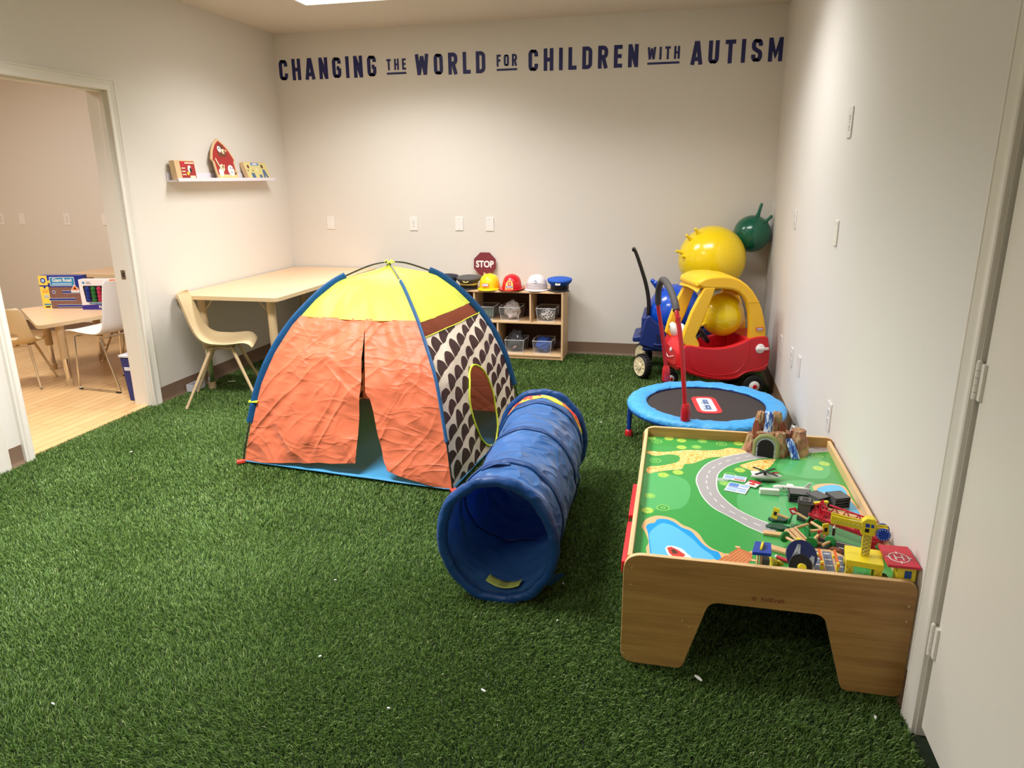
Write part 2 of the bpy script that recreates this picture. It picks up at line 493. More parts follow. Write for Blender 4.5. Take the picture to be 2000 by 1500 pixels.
# ---- wall lettering
M_navy = mat('navy_vinyl', (24, 27, 92), rough=.5)
def ribbon(mb, pts, t, M, closed=False, z=.0012):
    """flat stroke with mitred joins, thickness t"""
    P = [Vector(p) for p in pts]; N = len(P); L_ = []; R_ = []
    for i in range(N):
        if closed: a, b_ = P[i-1], P[(i+1) % N]
        else: a, b_ = P[max(i-1, 0)], P[min(i+1, N-1)]
        d1 = (P[i]-a); d2 = (b_-P[i])
        if d1.length < 1e-9: d1 = d2
        if d2.length < 1e-9: d2 = d1
        d1 = d1.normalized(); d2 = d2.normalized()
        n1 = Vector((-d1.y, d1.x)); n2 = Vector((-d2.y, d2.x)); nn = (n1+n2).normalized(); k = 1/max(.5, nn.dot(n1))
        L_.append(P[i]+nn*t/2*k); R_.append(P[i]-nn*t/2*k)
    vs = [(p.x, p.y, z) for p in L_+R_] + [(p.x, p.y, 0) for p in L_+R_]
    fs = []
    for i in range(N if closed else N-1):
        j = (i+1) % N
        fs.append((N+i, N+j, j, i)); fs.append((i, j, 2*N+j, 2*N+i)); fs.append((N+j, N+i, 3*N+i, 3*N+j))
    if not closed: fs.append((0, 2*N, 3*N, N)); fs.append((N-1, 2*N-1, 4*N-1, 3*N-1))
    mb.add(vs, fs, M_navy, M)
def arc(cx, cy, rx, ry, a0, a1, n=5):
    return [(cx+rx*cos(radians(a0+(a1-a0)*k/n)), cy+ry*sin(radians(a0+(a1-a0)*k/n))) for k in range(n+1)]
def glyph(c, h):
    """strokes of a condensed capital: list of (pts, closed); width"""
    t = .185*h; W_ = .48*h; l = t/2; r = W_-t/2; b_ = t/2; tp = h-t/2; q = .15*h
    full = [(l, b_+q)] + arc(l+q, b_+q, q, q, 180, 270) + arc(r-q, b_+q, q, q, 270, 360) + arc(r-q, tp-q, q, q, 0, 90) + arc(l+q, tp-q, q, q, 90, 180)
    S = []
    if c == 'C': S = [([(r, h*.66)] + [(r, tp-q)] + arc(r-q, tp-q, q, q, 0, 90) + arc(l+q, tp-q, q, q, 90, 180) + arc(l+q, b_+q, q, q, 180, 270) + arc(r-q, b_+q, q, q, 270, 360) + [(r, h*.34)], 0)]
    elif c == 'G': S = [([(r, h*.68)] + arc(r-q, tp-q, q, q, 0, 90) + arc(l+q, tp-q, q, q, 90, 180) + arc(l+q, b_+q, q, q, 180, 270) + arc(r-q, b_+q, q, q, 270, 360) + [(r, h*.47)], 0), ([(r, h*.47), (r-.15*h, h*.47)], 0)]
    elif c == 'O': S = [(full[1:], 1)]
    elif c == 'D': S = [([(l, b_), (r-q, b_)] + arc(r-q, b_+q, q, q, 270, 360) + arc(r-q, tp-q, q, q, 0, 90) + [(l, tp)], 1)]
    elif c == 'U': S = [([(l, h), (l, b_+q)] + arc(l+q, b_+q, q, q, 180, 270) + arc(r-q, b_+q, q, q, 270, 360) + [(r, h)], 0)]
    elif c == 'H': S = [([(l, 0), (l, h)], 0), ([(r, 0), (r, h)], 0), ([(l, h*.5), (r, h*.5)], 0)]
    elif c == 'I': return [([(l, 0), (l, h)], 0)], t
    elif c == 'L': W_ = .40*h; S = [([(l, h), (l, b_), (W_, b_)], 0)]
    elif c == 'T': W_ = .46*h; S = [([(0, tp), (W_, tp)], 0), ([(W_/2, 0), (W_/2, tp)], 0)]
    elif c == 'E': W_ = .40*h; S = [([(W_, b_), (l, b_), (l, tp), (W_, tp)], 0), ([(l, h*.51), (W_*.92, h*.51)], 0)]
    elif c == 'F': W_ = .40*h; S = [([(l, 0), (l, tp), (W_, tp)], 0), ([(l, h*.5), (W_*.92, h*.5)], 0)]
    elif c == 'N': S = [([(l, 0), (l, h)], 0), ([(r, 0), (r, h)], 0), ([(l+.01*h, h*.93), (r-.01*h, h*.07)], 0)]
    elif c == 'M': W_ = .62*h; r = W_-l; S = [([(l, 0), (l, h)], 0), ([(r, 0), (r, h)], 0), ([(l, h*.95), (W_/2, h*.28), (r, h*.95)], 0)]
    elif c == 'W': W_ = .70*h; S = [([(l*.9, h), (W_*.27, h*.04)], 0), ([(W_*.27, h*.04), (W_*.5, h*.9)], 0), ([(W_*.5, h*.9), (W_*.73, h*.04)], 0), ([(W_*.73, h*.04), (W_-l*.9, h)], 0)]
    elif c == 'A': W_ = .52*h; S = [([(l*.8, 0), (W_/2-.02*h, h)], 0), ([(W_-l*.8, 0), (W_/2+.02*h, h)], 0), ([(W_*.27, h*.25), (W_*.73, h*.25)], 0)]
    elif c == 'R': S = [([(l, 0), (l, h)], 0), ([(l, tp), (r-q, tp)] + arc(r-q, tp-q, q, q, 90, 0) + arc(r-q, h*.5+q, q, q, 0, -90) + [(l, h*.5)], 0), ([(W_*.52, h*.5), (r, 0)], 0)]
    elif c == 'S':
        S = [([(r, h*.68)] + arc(r-q, tp-q, q, q, 0, 90) + arc(l+q, tp-q, q, q, 90, 180) + [(l, h*.66), (l+.03*h, h*.58), (r-.03*h, h*.42), (r, h*.34)] + arc(r-q, b_+q, q, q, 360, 270) + arc(l+q, b_+q, q, q, 270, 180) + [(l, h*.33)], 0)]
    return S, W_
def word(txt, x0, x1, z0, h, label, underline=None):
    mb = MB(); gl = [glyph(c, h) for c in txt]
    tot = sum(g[1] for g in gl); gap = ((x1-x0)-tot)/max(1, len(txt)-1)
    x = x0
    for st, W_ in gl:
        for k, (pts, cl) in enumerate(st):
            ribbon(mb, pts, .18*h, frame((x, D-.0005, z0), (1, 0, 0), (0, 0, 1), (0, -1, 0)) , bool(cl), z=.0012+.0002*k)
        x += W_+gap
    if underline:
        mb.box(x0, x1, D-.0017, D, underline[0], underline[1], M_navy)
    return tag(obj('wall_lettering', mb, smooth=0), label, 'lettering', 'navy lettering along the top of the back wall')
word('CHANGING', -3.475, -2.566, 2.337, .172, 'navy word CHANGING at the left end of the back wall lettering')
word('THE', -2.473, -2.299, 2.383, .088, 'small underlined navy word THE on the back wall', (2.350, 2.366))
word('WORLD', -2.217, -1.61, 2.330, .168, 'navy word WORLD on the back wall')
word('FOR', -1.515, -1.344, 2.375, .090, 'small underlined navy word FOR on the back wall', (2.342, 2.358))
word('CHILDREN', -1.25, -.371, 2.327, .167, 'navy word CHILDREN on the back wall')
word('WITH', -.301, -.055, 2.374, .092, 'small underlined navy word WITH on the back wall', (2.340, 2.356))
word('AUTISM', .029, .700, 2.325, .167, 'navy word AUTISM at the right end of the back wall lettering')
# ================================================================= TENT
def fabric(name, col, crease=1.0, rough=.55, scale=7, sheen=.2, tl=.28):
    """nylon with crumple creases"""
    if name in MATS: return MATS[name]
    m = bpy.data.materials.new(name); m.use_nodes = True; MATS[name] = m
    nt = m.node_tree; N = nt.nodes.new; L = nt.links.new; b = nt.nodes['Principled BSDF']
    tc = N('ShaderNodeTexCoord')
    def Mt(op, a_, b_=None, c_=None):
        q = N('ShaderNodeMath'); q.operation = op
        for i, x in enumerate((a_, b_, c_)):
            if x is None: continue
            if isinstance(x, (int, float)): q.inputs[i].default_value = x
            else: L(x, q.inputs[i])
        return q.outputs[0]
    tot = None
    for k, (rot, sc_, wt) in enumerate((((0, .95, .1), .5, 1.0), ((.2, -.7, .2), .8, .75), ((.3, 1.5, .4), 1.5, .35))):
        m0 = N('ShaderNodeMapping'); m0.inputs['Rotation'].default_value = rot; L(tc.outputs['Object'], m0.inputs['Vector'])
        mp = N('ShaderNodeMapping'); mp.inputs['Scale'].default_value = (1, 1, .33); mp.inputs['Location'].default_value = (k*3.1, k, 0)
        L(m0.outputs[0], mp.inputs['Vector'])
        n1 = N('ShaderNodeTexNoise'); n1.inputs['Scale'].default_value = scale*sc_; n1.inputs['Detail'].default_value = 1.5; n1.inputs['Distortion'].default_value = .5; L(mp.outputs[0], n1.inputs['Vector'])
        rg = Mt('POWER', Mt('SUBTRACT', 1.0, Mt('MINIMUM', 1.0, Mt('MULTIPLY', Mt('ABSOLUTE', Mt('SUBTRACT', n1.outputs['Fac'], .5)), 5.0))), 2.0)
        term = Mt('MULTIPLY', Mt('ADD', rg, Mt('MULTIPLY', n1.outputs['Fac'], 1.2)), wt)
        tot = term if tot is None else Mt('ADD', tot, term)
    class _A: pass
    ad = _A(); ad.outputs = [tot]
    bp = N('ShaderNodeBump'); bp.inputs['Strength'].default_value = .9; bp.inputs['Distance'].default_value = .007*crease
    L(ad.outputs[0], bp.inputs['Height']); L(bp.outputs[0], b.inputs['Normal'])
    b.inputs['Base Color'].default_value = lin(col); b.inputs['Roughness'].default_value = rough; b.inputs['Sheen Weight'].default_value = sheen; b.inputs['Specular IOR Level'].default_value = .38
    if tl:
        t_ = N('ShaderNodeBsdfTranslucent'); t_.inputs[0].default_value = lin(col); ms = N('ShaderNodeMixShader'); ms.inputs[0].default_value = tl
        L(b.outputs[0], ms.inputs[1]); L(t_.outputs[0], ms.inputs[2]); L(bp.outputs[0], t_.inputs['Normal']); L(ms.outputs[0], nt.nodes['Material Output'].inputs[0])
    return m
M_lime = fabric('lime_nylon', (226, 236, 78), .35, .5, 4)
M_orange = fabric('coral_nylon', (230, 118, 80), 1.3, .5, 9)
M_bluesheet = fabric('blue_groundsheet', (58, 150, 200), .5, .5, 3)
M_sleeve = fabric('sleeve_blue', (8, 84, 138), .3, .55, 9)
M_pole = mat('fibreglass_pole', (40, 38, 36), rough=.35)
M_ferrule = mat('pole_ferrule', (200, 205, 210), rough=.3, metal=.8)
M_tie = mat('lime_tape', (214, 230, 60), rough=.6)
M_redtab = mat('red_tape', (214, 60, 40), rough=.6)

def pattern_mat():
    m = bpy.data.materials.new('scallop_print'); m.use_nodes = True
    nt = m.node_tree; N = nt.nodes.new; L = nt.links.new; b = nt.nodes['Principled BSDF']
    uv = N('ShaderNodeUVMap'); sp = N('ShaderNodeSeparateXYZ')
    nz = N('ShaderNodeTexNoise'); nz.inputs['Scale'].default_value = 9; L(uv.outputs[0], nz.inputs['Vector'])
    mixv = N('ShaderNodeMix'); mixv.data_type = 'VECTOR'; mixv.inputs[0].default_value = .03; L(uv.outputs[0], mixv.inputs[4]); L(nz.outputs['Color'], mixv.inputs[5])
    L(mixv.outputs[1], sp.inputs[0])
    def M(op, a, b_=None, c=None):
        n = N('ShaderNodeMath'); n.operation = op
        for i, x in enumerate((a, b_, c)):
            if x is None: continue
            if isinstance(x, (int, float)): n.inputs[i].default_value = x
            else: L(x, n.inputs[i])
        return n.outputs[0]
    u, v = sp.outputs[0], sp.outputs[1]
    pitch = .088
    t = M('DIVIDE', M('SUBTRACT', v, M('MULTIPLY', u, .24)), pitch)
    row = M('FLOOR', t); fy = M('SUBTRACT', t, row)
    x = M('ADD', M('DIVIDE', u, .108), M('MULTIPLY', row, .37))
    cell = M('FLOOR', x); fx = M('SUBTRACT', M('MULTIPLY', M('SUBTRACT', x, cell), 2), 1)
    hsh = M('FRACT', M('MULTIPLY', M('SINE', M('ADD', M('MULTIPLY', cell, 12.98), M('MULTIPLY', row, 78.2))), 437.5))
    hh = M('ADD', .54, M('MULTIPLY', hsh, .28))
    ell = M('MULTIPLY', M('SQRT', M('MAXIMUM', M('SUBTRACT', 1.0, M('MULTIPLY', fx, fx)), 0)), hh)
    # slanted base compensation: vertical offset inside a cell
    fyy = M('ADD', fy, M('MULTIPLY', fx, .154))
    dark = M('LESS_THAN', fyy, ell)
    side = M('LESS_THAN', M('ABSOLUTE', fx), .97)
    dk = M('MULTIPLY', dark, side)
    mx = N('ShaderNodeMix'); mx.data_type = 'RGBA'; mx.inputs[6].default_value = lin((226, 210, 192)); mx.inputs[7].default_value = lin((58, 30, 34))
    L(dk, mx.inputs[0]); L(mx.outputs[2], b.inputs['Base Color']); b.inputs['Roughness'].default_value = .45
    n1 = N('ShaderNodeTexNoise'); n1.inputs['Scale'].default_value = 12; n1.inputs['Detail'].default_value = 4; L(uv.outputs[0], n1.inputs['Vector'])
    bp = N('ShaderNodeBump'); bp.inputs['Strength'].default_value = .6; bp.inputs['Distance'].default_value = .01; L(n1.outputs['Fac'], bp.inputs['Height']); L(bp.outputs[0], b.inputs['Normal'])
    return m
M_print = pattern_mat()
def mesh_mat(name, col, op):
    m = bpy.data.materials.new(name); m.use_nodes = True; nt = m.node_tree; N = nt.nodes.new; L = nt.links.new
    b = nt.nodes['Principled BSDF']; b.inputs['Base Color'].default_value = lin(col); b.inputs['Roughness'].default_value = .8
    tr = N('ShaderNodeBsdfTransparent'); mx = N('ShaderNodeMixShader'); mx.inputs[0].default_value = op
    L(tr.outputs[0], mx.inputs[1]); L(b.outputs[0], mx.inputs[2]); L(mx.outputs[0], nt.nodes['Material Output'].inputs[0])
    return m
M_net = mesh_mat('black_netting', (22, 20, 22), .42)

TC = Vector((-1.575, 3.816)); TZ = 1.03
FLc = Vector((-2.272, 3.26)); FRc = Vector((-1.019, 3.12))
BRc = TC + (TC-FLc).normalized()*.83; BLc = TC + (TC-FRc).normalized()*.86
PROF = [(0, 0), (.10, .022), (.257, .067), (.439, .126), (.6, .209), (.745, .316), (.873, .45), (.957, .567), (1.01, .70), (1.035, .80), (1.042, .889)]
PROFR = [(0, 0), (.10, .025), (.279, .08), (.494, .166), (.60, .238), (.695, .332), (.79, .435), (.873, .554), (.94, .66), (.984, .761), (1.02, .85), (1.039, .917)]
def pole_s(tab, L0, full, z): return interp(tab, z)/L0*full
def corner_pt(c, z, inset=0.0):
    """2d point of the pole over corner c at height z"""
    tab, L0 = (PROFR, .917) if c is FRc or c is BLc else (PROF, .889)
    d = (TC-c); L_ = d.length; s = pole_s(tab, L0, L_, z) + inset
    return c + d.normalized()*min(s, L_)
def fab_pt(c, z):
    """where the cloth meets the corner: hugging the pole, then straight to the tied apex"""
    if z < .975: return corner_pt(c, z, .012)
    a = corner_pt(c, .975, .012); k = (z-.975)/(TZ-.975)
    return a.lerp(TC, min(1, k))
tent = thing('play_tent', 'dome play tent with coral door flaps, lime top and scallop print side', 'tent', (TC.x, TC.y, 0))
def panel_pt(ca, cb, s, z, out, amp=.012, seed=0):
    """point on panel between corners ca->cb, s 0..1; out = outward 2d dir"""
    a = fab_pt(ca, z); b_ = fab_pt(cb, z); p = a.lerp(b_, s)
    e = sin(PI*min(max(s, 0), 1))
    k = noise.noise(Vector((s*5+seed, z*6, seed)))*amp + noise.noise(Vector((s*14+seed, z*9+s*8, seed*2)))*amp*.5
    p = p + out*(k*min(1, e*4) + .010*e)
    return (p.x, p.y, z)
def outdir(ca, cb):
    d = (cb-ca).normalized(); n = Vector((d.y, -d.x))
    if n.dot((ca+cb)/2-TC) < 0: n = -n
    return n
def panel(name, ca, cb, smin, smax, zmin, zmax, m, nu=30, nv=30, amp=.012, seed=0, parent=tent, off=0.0, uvon=False, hole=None):
    """smin/smax functions of v(0..1), zmin/zmax functions of u"""
    o = outdir(ca, cb); mb = MB(); vs = []; uv = []
    for j in range(nv+1):
        for i in range(nu+1):
            u = i/nu; v = j/nv
            z = zmin(u)+(zmax(u)-zmin(u))*v
            s = smin(z)+(smax(z)-smin(z))*u
            x, y, zz = panel_pt(ca, cb, s, z, o, amp, seed)
            vs.append((x+o.x*off, y+o.y*off, zz)); L_ = (fab_pt(cb, z)-fab_pt(ca, z)).length
            uv.append(((s-.5)*L_, z))
    fs = [(j*(nu+1)+i, j*(nu+1)+i+1, (j+1)*(nu+1)+i+1, (j+1)*(nu+1)+i) for j in range(nv) for i in range(nu)]
    if hole:
        keep = []
        for f in fs:
            c = [sum(uv[k][a] for k in f)/4 for a in (0, 1)]
            if not hole(*c): keep.append(f)
        fs = keep
    mb.add(vs, fs, m)
    return obj(name, mb, parent, W=True, uv=uv if uvon else None, smooth=180)
one = lambda z: 1.0
zero = lambda z: 0.0
ZS = .79
# front: lime top, two coral door flaps
panel('lime_front_panel', FLc, FRc, zero, one, lambda u: ZS-.004*sin(PI*u), lambda u: TZ, M_lime, 40, 24, .014, 1)
panel('left_door_flap', FLc, FRc, lambda z: -.002, lambda z: interp([(0, .555), (.1, .565), (.44, .592), (.78, .615)], z) if False else interp([(.05, .565), (.44, .585), (.78, .585)], z), lambda u: .012+.075*u**1.2, lambda u: ZS+.003, M_orange, 44, 50, .020, 3, off=.003)
def rflap(z):
    return interp([(.05, .665), (.075, .72), (.12, .70), (.30, .665), (.42, .635), (.44, .615), (.60, .60), (.78, .585)], z)
panel('right_door_flap', FLc, FRc, rflap, lambda z: 1.002, lambda u: .065*(1-u)**1.1+.008, lambda u: ZS+.003, M_orange, 40, 50, .020, 9, off=.003)
# right: lime top, netting band, scallop print with an oval net window
panel('lime_right_panel', FRc, BRc, zero, one, lambda u: ZS-.01, lambda u: TZ, M_lime, 30, 24, .012, 5)
panel('net_band', FRc, BRc, zero, one, lambda u: .715, lambda u: ZS-.008, M_net, 20, 4, .004, 6)
OC, OA, OB, OT = (.0, .262), .178, .232, .12
def inov(u, v, k=1.0):
    du = u-OC[0]; dv = v-OC[1]; x = du*cos(OT)+dv*sin(OT); y = -du*sin(OT)+dv*cos(OT)
    return (x/OA/k)**2+(y/OB/k)**2 < 1
panel('scallop_print_side', FRc, BRc, zero, one, lambda u: .012, lambda u: .717, M_print, 90, 70, .010, 7, uvon=True, hole=lambda u, v: inov(u, v, .985))
panel('oval_net_window', FRc, BRc, lambda z: .15, lambda z: .85, lambda u: .015, lambda u: .52, M_net, 60, 50, .010, 7, off=-.003, hole=lambda u, v: not inov(u, v, 1.03))
o2 = outdir(FRc, BRc)
pts = []
for k in range(65):
    a = 2*PI*k/64; x = OA*cos(a); y = OB*sin(a); du = x*cos(OT)-y*sin(OT); z = OC[1]+x*sin(OT)+y*cos(OT); z = max(.02, z)
    L_ = (fab_pt(BRc, z)-fab_pt(FRc, z)).length; s = .5+(OC[0]+du)/L_
    q = panel_pt(FRc, BRc, s, z, o2, .010, 7); pts.append((q[0]+o2.x*.003, q[1]+o2.y*.003, q[2]))
m = MB(); m.tube(pts, .0055, M_tie, 8, caps=False); obj('window_piping', m, tent, W=True)
seam = [panel_pt(FRc, BRc, k/20, .717, o2, .010, 7) for k in range(21)]
m = MB(); m.tube([(a+o2.x*.003, b_+o2.y*.003, c) for a, b_, c in seam], .003, M_tie, 6); obj('seam_tape', m, tent, W=True)
# left side coral, back scallop print
panel('scallop_print_left', BLc, FLc, zero, one, lambda u: .01, lambda u: ZS, M_print, 40, 40, .012, 13, uvon=True)
panel('lime_left_panel', BLc, FLc, zero, one, lambda u: ZS, lambda u: TZ, M_lime, 30, 20, .012, 12)
panel('coral_back_panel', BRc, BLc, zero, one, lambda u: .01, lambda u: ZS, M_orange, 30, 30, .014, 11)
panel('lime_back_panel', BRc, BLc, zero, one, lambda u: ZS, lambda u: TZ, M_lime, 30, 20, .012, 14)
# groundsheet
m = MB()
cs = [FLc, FRc, BRc, BLc]
def gs(u, v):
    p = FLc.lerp(FRc, u).lerp(BLc.lerp(BRc, u), v)
    return (p.x, p.y, .016+.004*noise.noise(Vector((u*5, v*5, 1))))
m.grid(gs, 24, 24, M_bluesheet); obj('groundsheet', m, tent, W=True, solid=.003)
# poles, sleeves
def pole_path(c, z0, z1, n=24):
    tab = PROFR if (c is FRc or c is BLc) else PROF
    zs = []
    out = []
    for k in range(n+1):
        z = z0+(z1-z0)*k/n; p = corner_pt(c, z, 0); out.append((p.x, p.y, z))
    return out
for ca, cb in ((FLc, BRc), (FRc, BLc)):
    zt = 1.052 if ca is FLc else 1.040
    def half(c):
        tab, L0 = (PROFR, .917) if (c is FRc or c is BLc) else (PROF, .889)
        d = (TC-c); n_ = d.normalized(); r = []
        for z, s in tab: r.append(Vector((c.x+n_.x*s/L0*d.length, c.y+n_.y*s/L0*d.length, z if z < 1.0 else z+(zt-tab[-1][0])*(z-1)/.042)))
        return r
    A_ = half(ca); B_ = half(cb)[::-1]
    path = smoothpts(A_+B_[1:], 5)
    m = MB(); m.tube(path, .0048, M_pole, 8); obj('pole', m, tent, W=True)
    for c in (ca, cb):
        P_ = smoothpts(half(c), 6); zlo, zhi = (.225, .992) if c is not FRc else (.235, .965)
        seg_ = [p for p in P_ if zlo <= p.z <= zhi]
        d = (TC-c).normalized()
        m = MB(); rr = .0225 if c is not FRc else .015
        m.tube([p+Vector((d.x, d.y, 0))*.004 for p in seg_], rr, M_sleeve, 12, up=(d.x, d.y, .0), flat=.3 if c is not FRc else .55); obj('pole_sleeve', m, tent, W=True)
        e = [p for p in P_ if zhi-.002 <= p.z <= zhi+.012][:5]
        if len(e) >= 2:
            m = MB(); m.tube(e, .0062, M_ferrule, 8); obj('ferrule', m, tent, W=True)
    for c in (ca, cb):
        d = (c-TC).normalized(); q = c + d*.01
        m = MB(); m.box(-.022, .022, -.012, .02, .0, .018, M_redtab, frame((q.x, q.y, .006), (d.x, d.y, 0), (-d.y, d.x, 0))); obj('corner_tab', m, tent, W=True, bev=.004)
m = MB()
for k in range(7):
    a = k*.9; m.tube([(TC.x, TC.y, 1.045), (TC.x+.016*cos(a), TC.y+.016*sin(a), 1.056+.006*sin(k*2)), (TC.x+.03*cos(a+.3), TC.y+.03*sin(a+.3), 1.048)], [.006, .005, .003], M_tie, 6)
m.tube([(TC.x, TC.y, 1.02), (TC.x, TC.y, 1.052)], .006, M_tie, 6); obj('apex_tie', m, tent, W=True)
q = corner_pt(FLc, .345, -.002); m = MB(); m.box(-.028, .022, -.012, .012, -.004, .004, M_tie, frame((q.x, q.y, .345), (1, .1, 0), (-.1, 1, 0))); obj('side_tie', m, tent, W=True)

# ================================================================= TUNNEL
M_tun = fabric('tunnel_nylon', (50, 120, 196), 2.2, .40, 7, .35, .45)
M_tunlit = fabric('tunnel_nylon_lit', (96, 158, 218), .7, .8, 6, 0, .6); M_tunlit.node_tree.nodes['Principled BSDF'].inputs['Specular IOR Level'].default_value = .05  # lighter copy of the nylon, brightness of the lit inside put into its colour
M_hoop = fabric('tunnel_hoop_nylon', (20, 74, 140), .5, .4, 14, .1)
M_flame = mat('flame_red', (225, 62, 52), rough=.5); M_flame2 = mat('flame_yellow', (240, 214, 66), rough=.5)
tun = thing('play_tunnel', 'blue nylon pop-up crawl tunnel lying on the turf with its open end towards the camera', 'tunnel', (-.59, 2.8, 0))
T0 = Vector((-.578, 2.262, .237)); T1 = Vector((-.612, 3.36, .237)); TL = (T1-T0).length
RA, RB = .205, .232
hoops = [0, .18, .52, .86, 1.0]
def tun_pt(s, a, off=0):
    """s 0..1 along, a angle"""
    lean = .02
    c = T0.lerp(T1, s) + Vector((.02*sin(PI*s), 0, 0))
    # sag between hoops
    d = min(abs(s-h_) for h_ in hoops); k = 1-.05*min(1, d/.14)
    wr = .011*noise.noise(Vector((a*2.2*cos(a*.5)+3, s*16, 2)))*min(1, d/.05) + .006*noise.noise(Vector((cos(a)*4+5, sin(a)*4+s*22, 7)))
    ca, sa = cos(a), sin(a)
    flat = 1-.03*max(0, sa)*min(1, d/.14)
    x = (RA*k+wr+off)*ca; z = (RB*k*flat+wr+off)*sa
    return Vector((c.x+x, c.y+lean*0, max(.006-min(0, off), c.z+z)))
m = MB(); m.grid(lambda u, v: tun_pt(v, 2*PI*u), 72, 90, M_tun, closeu=True); obj('tunnel_skin', m, tun, W=True, smooth=180, solid=.002)
m = MB(); m.grid(lambda u, v: tun_pt(.004+.992*v, 2*PI*u, -.004), 72, 70, M_tunlit, closeu=True); obj('lit_inner_skin', m, tun, W=True, smooth=180)  # added inner sheet that carries the painted brightness
def hoop(s, r, name='hoop', mt=None, seed=0, off=0):
    pts = []; rr = []
    for k in range(97):
        a = 2*PI*k/96; p = tun_pt(s, a, off); pts.append(p); rr.append(r*(1+.14*noise.noise(Vector((cos(a)*6, sin(a)*6, seed)))))
    m = MB(); m.tube(pts, rr, mt or M_hoop, 10, caps=False, up=(0, 1, 0)); return obj(name, m, tun, W=True, smooth=180)
hoop(.0, .0205, 'end_hoop', seed=1, off=.004); hoop(1.0, .0195, 'end_hoop', seed=2, off=.004)
for s in hoops[1:-1]:
    m = MB(); m.grid(lambda u, v: tun_pt(s+(v-.5)*.035, 2*PI*u, .0045), 72, 3, M_hoop, closeu=True); obj('hoop_sleeve', m, tun, W=True, smooth=180, solid=.002)
m = MB()   # helical wire seam inside
m.tube([tun_pt(.03+.92*k/120, 2*PI*(.15+k/120*1.6), -.007) for k in range(121)], .005, M_hoop, 6); obj('wire_seam', m, tun, W=True)
def flame_col(a0, a1, mt, s0, s1):
    m = MB()
    m.grid(lambda u, v: tun_pt(s0(u)+(s1(u)-s0(u))*v, a0+(a1-a0)*u, .0035), 24, 4, mt); return obj('flame_print', m, tun, W=True, smooth=180, solid=.0015)
flame_col(radians(12), radians(168), M_flame2, lambda u: .945-.012*abs(sin(u*13)), lambda u: .972)
flame_col(radians(20), radians(60), M_flame, lambda u: .955-.018*sin(PI*u), lambda u: .975)['label'] = 'red flame patch'
flame_col(radians(92), radians(150), M_flame, lambda u: .953-.02*abs(sin(u*9)), lambda u: .975)['label'] = 'red flame patch'
def strap(name, p, q, r_, w_=.012):
    m = MB(); c = (Vector(p)+Vector(q))/2 + Vector(r_)
    m.tube(smoothpts([p, c, q], 6), w_, M_hoop, 8, flat=.15, up=(0, 1, 0)); obj(name, m, tun, W=True, smooth=180)
strap('side_loop', tun_pt(.72, radians(-12)), tun_pt(.72, radians(-45)), (.035, 0, -.0), .02)
strap('side_loop', tun_pt(.16, radians(120), .002), tun_pt(.16, radians(88), .002), (0, -.01, .016), .014)
m = MB(); m.tube([tun_pt(.02, radians(-38)), tun_pt(.02, radians(-40))+Vector((.03, .01, -.005)), tun_pt(.02, radians(-38))+Vector((.075, .03, .01))], [.022, .022, .004], M_hoop, 8, flat=.12, up=(0, 0, 1)); obj('loose_strap', m, tun, W=True)
M_ylabel = mat('yellow_label', (190, 200, 92), rough=.6); M_ink = mat('label_ink', (60, 66, 50), rough=.7); M_wlabel = mat('cream_label', (220, 216, 190), rough=.6)
def inner_patch(s0, s1, a0, a1, mt, name):
    m = MB(); m.grid(lambda u, v: tun_pt(s0+(s1-s0)*v, a0+(a1-a0)*u, -.009), 8, 4, mt)
    return obj(name, m, tun, W=True, solid=.001)
m = MB(); m.grid(lambda u, v: (-.572+.13*(u-.5)+.006*v, 2.305+.042*v-.010*u, .024+.26*(u-.5)**2*.13/.4+.004*v), 10, 3, M_ylabel); lb_ = obj('warning_label', m, tun, W=True, solid=.001)
m = MB()
fr = frame((-.570, 2.316, .0262), (1, -.07, 0), (.07, 1, .1))
m.text('\u26a0 WARNING:' if False else 'A WARNING:', .018, M_ink, fr@T(-.020, .020, .0012), .0004, .0004)
for k in range(4): m.box(-.05, .062-.008*(k % 2), -.0006, .0006, 0, .0004, M_ink, fr@T(0, .008-.006*k, .0012))
o_ = obj('label_text', m, lb_); 
for v_ in o_.data.vertices: v_.co = lb_.parent.matrix_basis.inverted() @ v_.co
inner_patch(.04, .07, radians(34), radians(43), M_wlabel, 'care_label')
